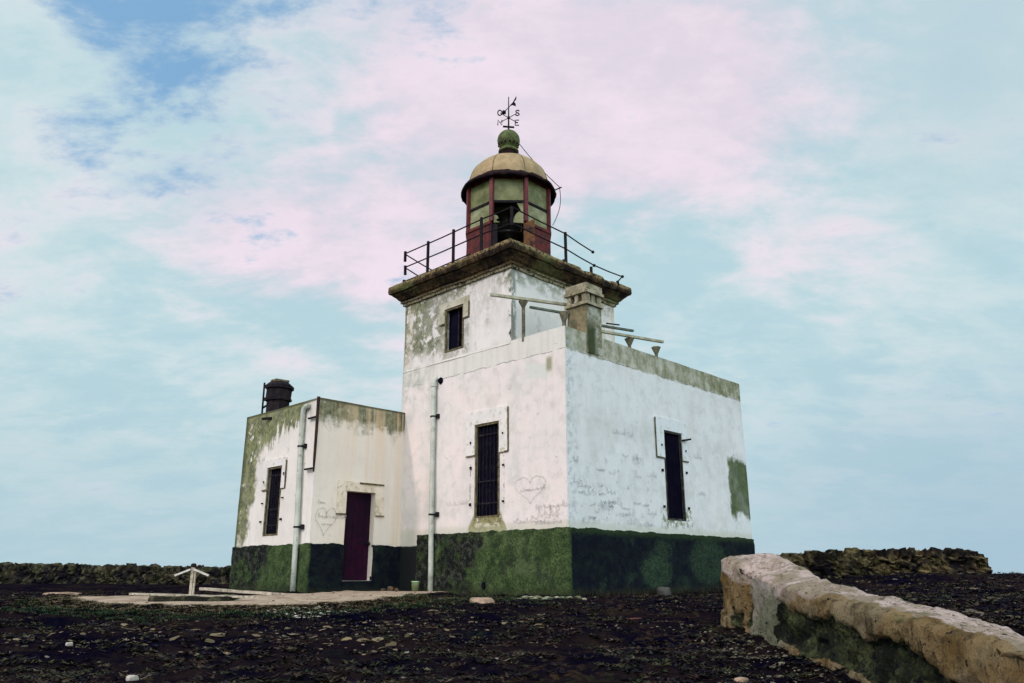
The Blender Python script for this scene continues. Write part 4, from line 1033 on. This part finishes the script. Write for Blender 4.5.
# ------------------------------------------------------------------ loose stones and things in the yard
def rock(name, xc, yc, sx, sy, sz, mat_, label, rot=0.0, tilt=0.0, seed=0, cat='stone', sub=3, lift=.0):
    bm = bmesh.new(); bmesh.ops.create_icosphere(bm, subdivisions=sub, radius=1.0)
    for v in bm.verts:
        p = v.co.copy(); q = Vector([math.copysign(abs(c)**.6, c) for c in p]); q *= 1+.16*fbm(p*1.1+Vector((seed, 0, 0)))+.05*fbm(p*4+Vector((seed, 4, 0)))
        v.co = Vector((q.x*sx, q.y*sy, q.z*sz))
    me = bpy.data.meshes.new(name); bm.to_mesh(me); bm.free(); me.materials.append(mat_)
    o = bpy.data.objects.new(name, me); COL.objects.link(o); o.location = W(xc, yc, zg(xc, yc)+sz*.45+lift); o.rotation_euler = (tilt, 0, rot)
    return tag(o, label, cat, 'loose stones lying around the yard')
rock('stone', -.50, 13.8, .20, .17, .045, M['stone_pink'], 'pinkish flat rock lying in front of the plinth below the grilled window', -.4, .22, 1)
rock('stone', 3.15, 17.0, .16, .14, .13, M['stone_grey'], 'squarish grey block at the foot of the dark right facade plinth', .6, 0, 2)
rock('stone', 4.35, 18.0, .18, .10, .03, M['stone_pale'], 'thin pale slab lying by the plinth just left of the near wall', .4, 0, 3)
rock('stone', -9.1, 16.6, .34, .16, .04, M['stone_pink'], 'flat tan slab lying alone left of the sandy patch', -.7, 0, 4)
rock('stone', -4.72, 8.9, .036, .032, .022, M['stone_pale'], 'rounded cream cobble in the dark scrub at lower left', 0, 0, 5)
rock('stone', -3.28, 7.3, .048, .04, .028, M['stone_pale'], 'pale cobble at the bottom edge of the scrub, nearest the viewer', 0, 0, 6)
rock('stone', 1.72, 11.6, .14, .06, .025, mat_simple('dull_red_tile', (0.12, 0.025, 0.02), (0.07, 0.018, 0.016), 5), 'dull red shard of tile lying flat in the middle scrub', -.5, 0, 7, cat='shard')
rock('stone', 1.95, 7.2, .07, .05, .03, M['stone_pink'], 'small pinkish stone near the bottom right below the near wall', 0, 0, 8)
rock('stone', 7.6, 10.6, .16, .07, .03, M['stone_pale'], 'pale flat stone on the scrub right behind the near wall', -.75, 0, 9)
for i, (x, y, s, l) in enumerate(((-3.02, 19.25, .06, 'tan lump of rubble nearest the door in the heap by the dark corner'), (-2.86, 19.22, .09, 'largest brown lump of rubble in the heap by the dark corner'), (-2.72, 19.28, .055, 'small rubble lump nearest the green bucket'))):
    rock('rubble', x, y, s, s*.8, s*.8, M['stone_brown'], l, i, .2*i, 20+i, cat='rubble')
# bucket
bx = W(-2.24, 18.93); zb = zg(-2.24, 18.93)
m_ = MB(); m_.lathe(0, 0, [(0, .006), (.10, .006), (.10, .0), (.135, .26), (.145, .262), (.145, .28), (.13, .28), (.096, .02), (0, .02)], 24)
m_.v = [(x*.68, y*.68, z*.80) for x, y, z in m_.v]
bk = m_.build('bucket', M['plastic'], smooth=True, loc=(bx.x, bx.y, zb)); tag(bk, 'pale green plastic bucket standing in the corner beside the plinth', 'bucket')
m_ = MB(); m_.tube([(.097*math.cos(q), .097*math.sin(q)*.5, .212-.08*math.sin(q)) for q in np.linspace(0, math.pi, 14)], .005, 6); m_.build('handle', M['iron'], bk)
# timber post with two slanted arms
pp = W(-5.66, 14.45); pz = zg(-5.66, 14.45)
root = tag(empty('wooden_post', (pp.x, pp.y, pz)), 'short wooden post with two slanting arms standing behind the stone slab', 'post')
sd = W(1, 0)-W(0, 0); fd = W(0, 1)-W(0, 0)
m_ = MB(); m_.slab((0,0,-.1), (sd*-.005+Vector((0,0,.50))), .045, .05, up=(fd.x, fd.y, 0)); m_.warp(.005, 6, 1); m_.build('upright', M['wood'], root)
m_ = MB(); m_.slab(sd*.045+Vector((0,0,-.1)), sd*.045+Vector((0,0,.45)), .022, .04, up=(fd.x, fd.y, 0)); m_.warp(.005, 6, 3); m_.build('batten', M['wood'], root)
for s_k in (-1, 1):
    m_ = MB(); m_.slab(sd*.03*s_k+fd*-.05+Vector((0,0,.46)), sd*.30*s_k+fd*-.05+Vector((0,0,.355)), .025, .030); m_.warp(.004, 6, s_k); m_.build('arm', M['arm'], root)
m_ = MB(); m_.lathe(0, 0, [(0, .49), (.05, .50), (.055, .53), (.04, .56), (0, .57)], 8); m_.warp(.014, 9, 1); m_.build('cap', M['iron'], root)
# mossy slab
sp = W(-5.24, 13.55); m_ = MB()
grid_box(m_, -.62, .66, -.28, .28, -.12, .055, .05)
m_.warp(.035, 3.2, 2, .015)
so = m_.build('stone_slab', M['slab'], loc=(sp.x, sp.y, zg(-5.24, 13.55))); so.rotation_euler = (0, 0, math.atan2(sd.y, sd.x)+.02); tag(so, 'low mossy stone slab on the sandy patch before the post', 'slab')
def plank(p, q, w, h, label):
    (x0, y0, z0), (x1, y1, z1) = p, q; a, b = W(x0, y0, z0), W(x1, y1, z1); c = (a+b)/2; m_ = MB()
    for k in range(10): m_.slab((a-c).lerp(b-c, k/10), (a-c).lerp(b-c, (k+1)/10), w, h)
    m_.warp(.008, 2.5, x0, .003); o = m_.build('plank', M['wood'], loc=c); return tag(o, label, 'plank', 'bleached planks around the slab')
plank((-6.28, 13.5, .115), (-4.2, 13.40, .066), .09, .03, 'longest bleached plank lying across the top of the stone slab')
plank((-5.9, 15.5, .16), (-4.5, 15.4, .075), .10, .05, 'long grey plank on the ground near the annex plinth behind the slab')
plank((-4.62, 15.75, .07), (-3.7, 15.7, .04), .09, .03, 'short pale board lying flat beside the annex drainpipe')

# ------------------------------------------------------------------ stone walls
def rubble_wall(name, path, th, mat_, step, label, seed, lump=.10, zfun=None, batter=.03):
    """dry-stone wall along a path of (xc, yc, top, thickness factor)"""
    segs = []; 
    for i in range(len(path)-1):
        p, q = np.array(path[i]), np.array(path[i+1]); n_ = max(1, int(np.hypot(*(q-p)[:2])/step))
        for k in range(n_): segs.append(p+(q-p)*k/n_)
    segs.append(np.array(path[-1]))
    vs = []; fs = []; rows = None
    for i, s in enumerate(segs):
        a = segs[max(0, i-1)]; b = segs[min(len(segs)-1, i+1)]; d = (b-a)[:2]; d = d/np.hypot(*d); nrm = np.array((d[1], -d[0]))
        gz = zbase(s[0], s[1])-.25; top = s[2]; H = top-gz; nz = max(2, int(1.0/step)); nt = max(2, int(th/step))
        prof = [(-th/2-batter*(1-j/nz), gz+H*j/nz) for j in range(nz)] + [(-th/2+th*j/nt, top) for j in range(nt+1)] + [(th/2+batter*(1-j/nz), gz+H*j/nz) for j in range(nz-1, -1, -1)]
        rows = len(prof)
        endf = min(1., min(i, len(segs)-1-i)*step/.25); sh = .80+.2*math.sqrt(endf)
        for (o, z) in prof:
            P = W(s[0]+nrm[0]*o*sh, s[1]+nrm[1]*o*sh, gz+(z-gz)*sh)
            d1, pts = mn.voronoi(Vector((P.x*3.2, P.y*3.2, P.z*4.6))+Vector((seed, 0, 0)), distance_metric='MANHATTAN')[0:2]
            cell = pts[0]; bulge = min(.35, d1[1]-d1[0])*lump*2.4 + lump*.7*mn.noise(cell*7.1)
            out2 = Vector((nrm[0]*np.sign(o), nrm[1]*np.sign(o), 0)); wn_ = W(out2.x, out2.y)-W(0, 0)
            kk = (z-gz)/max(.1, H)
            P += wn_*bulge*(1 if abs(o) > th*.3 else 0) + Vector((0, 0, bulge*1.0 if kk > .97 else 0)) + mn.noise_vector(P*2.1)*lump*.45 + mn.noise_vector(P*6.5)*lump*.40
            vs.append(tuple(P))
    n_ = rows
    for i in range(len(segs)-1):
        for j in range(n_-1): fs.append((i*n_+j, i*n_+j+1, (i+1)*n_+j+1, (i+1)*n_+j))
    fs.append(tuple(range(n_))); fs.append(tuple((len(segs)-1)*n_+k for k in range(n_)))
    m_ = MB(); m_.v = vs; m_.f = fs
    o = m_.build(name, mat_); return tag(o, label, 'stone wall', 'rubble walls round the yard')
rubble_wall('stone_wall', [(-38, 44.3, .86), (-24.1, 38.5, .76), (-11.5, 33.2, .56), (-4, 30.1, .50)], .6, M['wall_far'], .085, 'long dark mossy rubble wall across the back on the left of the lighthouse', 3, .17)
rubble_wall('stone_wall', [(4.8, 25.6, .80), (7.5, 25.3, .82), (10, 25.0, .95), (13, 24.8, 1.02), (14.3, 24.7, .97)], .7, M['wall_right'], .075, 'dark craggy rubble wall in the distance on the right, behind the pale wall', 9, .17)

# near wall: lime coping over rubble
prof_y = [10.78, 10.5, 10.2, 9.6, 9.0, 8.2, 6.4, 5.2, 4.0, 2.5, 0.0, -1.5]
zl = [.64, .62, .55, .41, .335, .27, .125, .045, -.05, -.18, -.4, -.5]
zr = [.66, .66, .61, .485, .39, .30, .14, .03, -.08, -.22, -.45, -.55]
vs = []; zone = []; fs = []; ysW = list(np.arange(10.80, 3.0, -.035))+list(np.arange(3.0, -1.5, -.1)); cols_n = 0
for i, yv in enumerate(ysW):
    a = float(np.interp(-yv, [-q for q in prof_y], zl)); b = float(np.interp(-yv, [-q for q in prof_y], zr))
    xl = 2.86 + .03*math.sin(yv*1.3) - .20*ss(yv, 9.7, 10.6); wd = .60; xr = 3.46+.03*math.sin(yv*1.3)+.02*math.sin(yv*2.1)
    gl = zbase(xl, yv)-.25; e = min(1., i*.035/.22); rd = math.sqrt(max(0, 1-(1-e)**2))
    prof = []
    nl, nt = 26, 14
    for j in range(nl): k = j/nl; prof.append((xl-.02*(1-k)+.05*k*k, gl+(a-.03-gl)*k, 0, k))
    for j in range(nt+1):
        k = j/nt; h = a+(b-a)*ss(k, 0, .8); crown = .02*math.sin(math.pi*k)-.025*(1-ss(k, 0, .10))-.04*ss(k, .88, 1)
        prof.append((xl+.05+(xr-xl-.05)*k, h+crown, 1, k))
    for j in range(nl-1, -1, -1): k = j/nl; prof.append((xr+.04*(1-k), gl+(b-.06-gl)*k, 2, k))
    cols_n = len(prof)
    for (x, z, s, k) in prof:
        xm = (xl+xr)/2; x2 = xm+(x-xm)*(.62+.38*rd); yy = yv + .0
        z2 = gl+(z-gl)*(.86+.14*rd)
        P = Vector((x2, yy, z2)); big = fbm(P*1.6+Vector((0, 0, 4)))
        # where the plaster has fallen off the long face
        r = 0.0
        if s == 0:
            hi = .68+.16*fbm(Vector((yv*1.7, 2, 0)))+.10*fbm(Vector((yv*6.3, 5, 0)))+.06*math.sin(yv*5)-.30*ss(yv, 6.2, 5.2)
            hi = hi*(1-ss(yv, 8.9, 9.25)) - .2*ss(yv, 8.9, 9.25)
            if 9.9 < yv < 10.4: hi = .35+.5*fbm(Vector((yv*6, 3, 0)))
            hi = min(max(hi, -.2), .84)
            zabs = (z-gl-.25)/max(.1, a-gl-.25)
            r = 1-ss(zabs, hi-.07, hi+.03)
            if zabs < .10+.16*fbm(Vector((yv*2.3, 7, 0))): r *= .25
        amp = .030+.05*r
        n3 = mn.noise_vector(P*1.8)*.026 + mn.noise_vector(P*5.5)*.022 + mn.noise_vector(P*13)*.016 + mn.noise_vector(P*27)*.010
        cd, cp = mn.voronoi(P*3.1)[0:2]; chipd = max(0.0, mn.noise(cp[0]*5.3)-.12)*.16
        if r < .5: n3 += Vector((chipd if s == 0 else 0, 0, -chipd*(.8 if s == 1 else .3)))
        if r > .02:
            d1, pts = mn.voronoi(P*6.0)[0:2]; n3 += Vector((.085*r + .16*r*(d1[0]-.30), 0, 0)) + mn.noise_vector(P*9)*.035*r + mn.noise_vector(P*22)*.012*r
        if s == 1: n3.z += -.02*max(0, fbm(P*3+Vector((9, 0, 0))))
        Q = P+n3; vs.append(tuple(W(Q.x, Q.y, Q.z)))
        topm0 = .66*ss(yv, 7.6, 8.8)*ss(k, .70, .93) if s == 0 else 0
        topm = topm0 + (.68+.32*ss(yv, 7.0, 8.3)+.25*fbm(Vector((yv*1.1, 6, 0)))) * (max(ss(k, .02, .35), ss(yv, 7.0, 8.4)) if s == 1 else (0.0 if s == 0 else .2))
        lift = ss(yv, 8.5, 9.1) * (1-.9*ss(yv, 9.7, 10.2)) * (1 if s == 0 and k > .2 else .25) 
        zone.append((topm, r, lift))
for i in range(len(ysW)-1):
    for j in range(cols_n-1): fs.append((i*cols_n+j, i*cols_n+j+1, (i+1)*cols_n+j+1, (i+1)*cols_n+j))
fs.append(tuple(range(cols_n)))
me = bpy.data.meshes.new('stone_wall'); me.from_pydata(vs, [], fs); me.update()
at = me.attributes.new('zone', 'FLOAT_COLOR', 'POINT'); at.data.foreach_set('color', [c for q in zone for c in (*q, 1)])
me.materials.append(M['coping'])
bm = bmesh.new(); bm.from_mesh(me); bmesh.ops.recalc_face_normals(bm, faces=bm.faces); bm.to_mesh(me); bm.free()
for p in me.polygons: p.use_smooth = True
wo = bpy.data.objects.new('stone_wall', me); COL.objects.link(wo); tag(wo, 'pale crumbling wall with lime coping running to the lower right corner', 'stone wall')

# ------------------------------------------------------------------ sky and light
SUN_EL = 38.0
to_sun = Vector((-.976*math.cos(R(SUN_EL)), .218*math.cos(R(SUN_EL)), math.sin(R(SUN_EL))))
w = T('World', 'world'); scene.world = w.m
STR = 0.1
sky = w.nt.nodes.new('ShaderNodeTexSky'); sky.sky_type = 'NISHITA'; sky.sun_disc = False
sky.sun_elevation = R(SUN_EL); sky.sun_rotation = math.atan2(to_sun.x, to_sun.y); sky.air_density = 1.0; sky.dust_density = .6; sky.ozone_density = 1.5
D = w.coord('Generated'); dx, dy, dz = w.xyz(D)
fx = dx*UX[1] + dy*UY[1]; sx = dx*UX[0] + dy*UY[0]       # along / across the axis of the lighthouse yard
zc = dz.max(0.0)
cp = w.vec(sx/(zc+.22), fx/(zc+.22), 0.0)
n4 = w.noise(w.vec(sx/(zc+.35), fx/(zc+.35)*1.6, .7), 5.2, 8, .62, .25); n5 = w.noise(w.vec(sx/(zc+.25)*.8, fx/(zc+.25)*1.2, 1.9), 13.0, 6, .65)
n1 = w.noise(cp, 1.15, 9, .60, .35); n2 = w.noise(w.vec(sx/(zc+.3)+3.1, fx/(zc+.3)*1.3+1.7, 0.3), 2.3, 9, .62, .3); n3 = w.noise(cp, .55, 4, .5)
az = sx/fx.max(.05)
def blob(a, e, ra, re):
    """soft region of sky around azimuth tangent a and elevation sine e"""
    return ((((az-a)/ra)*((az-a)/ra) + ((dz-e)/re)*((dz-e)/re))*-1.0)._m('EXPONENT')
front = w.st(fx, .0, .2)
pinkm = (blob(.12, .60, .42, .12)*.8 + blob(-.2, .38, .34, .10)*.25 + blob(-.02, .50, .30, .10) + blob(.30, .52, .25, .10) + blob(-.33, .40, .22, .09)*.9 + blob(.05, .64, .5, .10)*.7 + blob(-.15, .30, .30, .10)*.5 + blob(.42, .37, .16, .04)*.5 + blob(.3, .3, .2, .06)*.4)*front
pinkm = w.st(pinkm*.64 + (n2-.5)*2.2 + (n4-.5)*1.5 + (n5-.5)*.3, .16, 1.0)
gap = (blob(-.45, .62, .30, .10) + blob(-.55, .50, .16, .10)*.9 + blob(-.14, .66, .10, .06)*.9 + blob(-.42, .42, .10, .05)*.6 + blob(.35, .68, .12, .03)*.5)*front
gap = w.st(gap*.62 + (n2-.5)*1.0 + (n4-.5)*2.5 + (n5-.5)*1.2, .34, 1.1)
pinkm = pinkm*(1.0-gap)
cl_ = n2*.45 + n4*.38 + n5*.17
cloud = w.mix(w.st(cl_, .41, .58), (0.475, 0.665, 0.735), (0.62, 0.755, 0.785))
cloud = w.mix(w.st(n1*.5+n4*.5, .52, .66)*.55, cloud, (0.72, 0.79, 0.815))
cloud = w.mix(pinkm, cloud, w.mix(w.st(cl_, .42, .58), (0.74, 0.675, 0.775), (0.875, 0.765, 0.86)))
cloud = w.mix(w.st(dz, .27, .0)*.7, cloud, (0.43, 0.595, 0.675))
cloud = w.mix(w.st(dz, .34, .0)*w.st(az, .15, .6)*.6*front, cloud, (0.36, 0.52, 0.65))
cloud = w.mix(w.st(az, .3, .7)*w.st(dz, .3, .5)*.55*front, cloud, (0.50, 0.635, 0.71))
back = w.st(fx, .15, -.75)
side = w.st(dy*-1.0, .1, .95)  # sky behind and beside, out of view, brightened to lift the walls
bright = w.scale(cloud, (back*1.5 + side*.9 + 1.0))
tob = w.mix(back*.5, bright, (1.98, 1.90, 1.86))
opq = w.scale(tob, 1.0/STR)
blue = w.mix(.65, sky and S(w.nt, sky.outputs[0]), (0.22/STR, 0.50/STR, 0.84/STR))
colr = w.mix(gap*.9, opq, blue)
bg = w.nt.nodes.new('ShaderNodeBackground'); w.put(bg.inputs[0], colr); bg.inputs[1].default_value = STR
w.nt.links.new(bg.outputs[0], w.out.inputs[0])

sun = bpy.data.lights.new('sun', 'SUN'); sun.energy = 1.4; sun.angle = R(4); sun.color = (1.0, .74, .69)
so = bpy.data.objects.new('sun', sun); COL.objects.link(so); so.rotation_euler = (-to_sun).to_track_quat('-Z', 'Y').to_euler()

# ------------------------------------------------------------------ camera
cam = bpy.data.cameras.new('camera'); cam.sensor_width = 36; cam.lens = 27.455; cam.clip_start = .05; cam.clip_end = 3000
co = bpy.data.objects.new('camera', cam); COL.objects.link(co)
pos = W(0, 0, EYE); pt = R(16.579)
f = (W(0, 1)-W(0, 0))*math.cos(pt) + Vector((0,0,math.sin(pt))); r_ = W(1, 0)-W(0, 0); u = r_.cross(f)
co.matrix_world = Matrix(((r_.x, u.x, -f.x, pos.x), (r_.y, u.y, -f.y, pos.y), (r_.z, u.z, -f.z, pos.z), (0, 0, 0, 1)))
scene.camera = co
scene.view_settings.view_transform = 'Standard'; scene.view_settings.look = 'None'; scene.view_settings.exposure = 0; scene.view_settings.gamma = 1
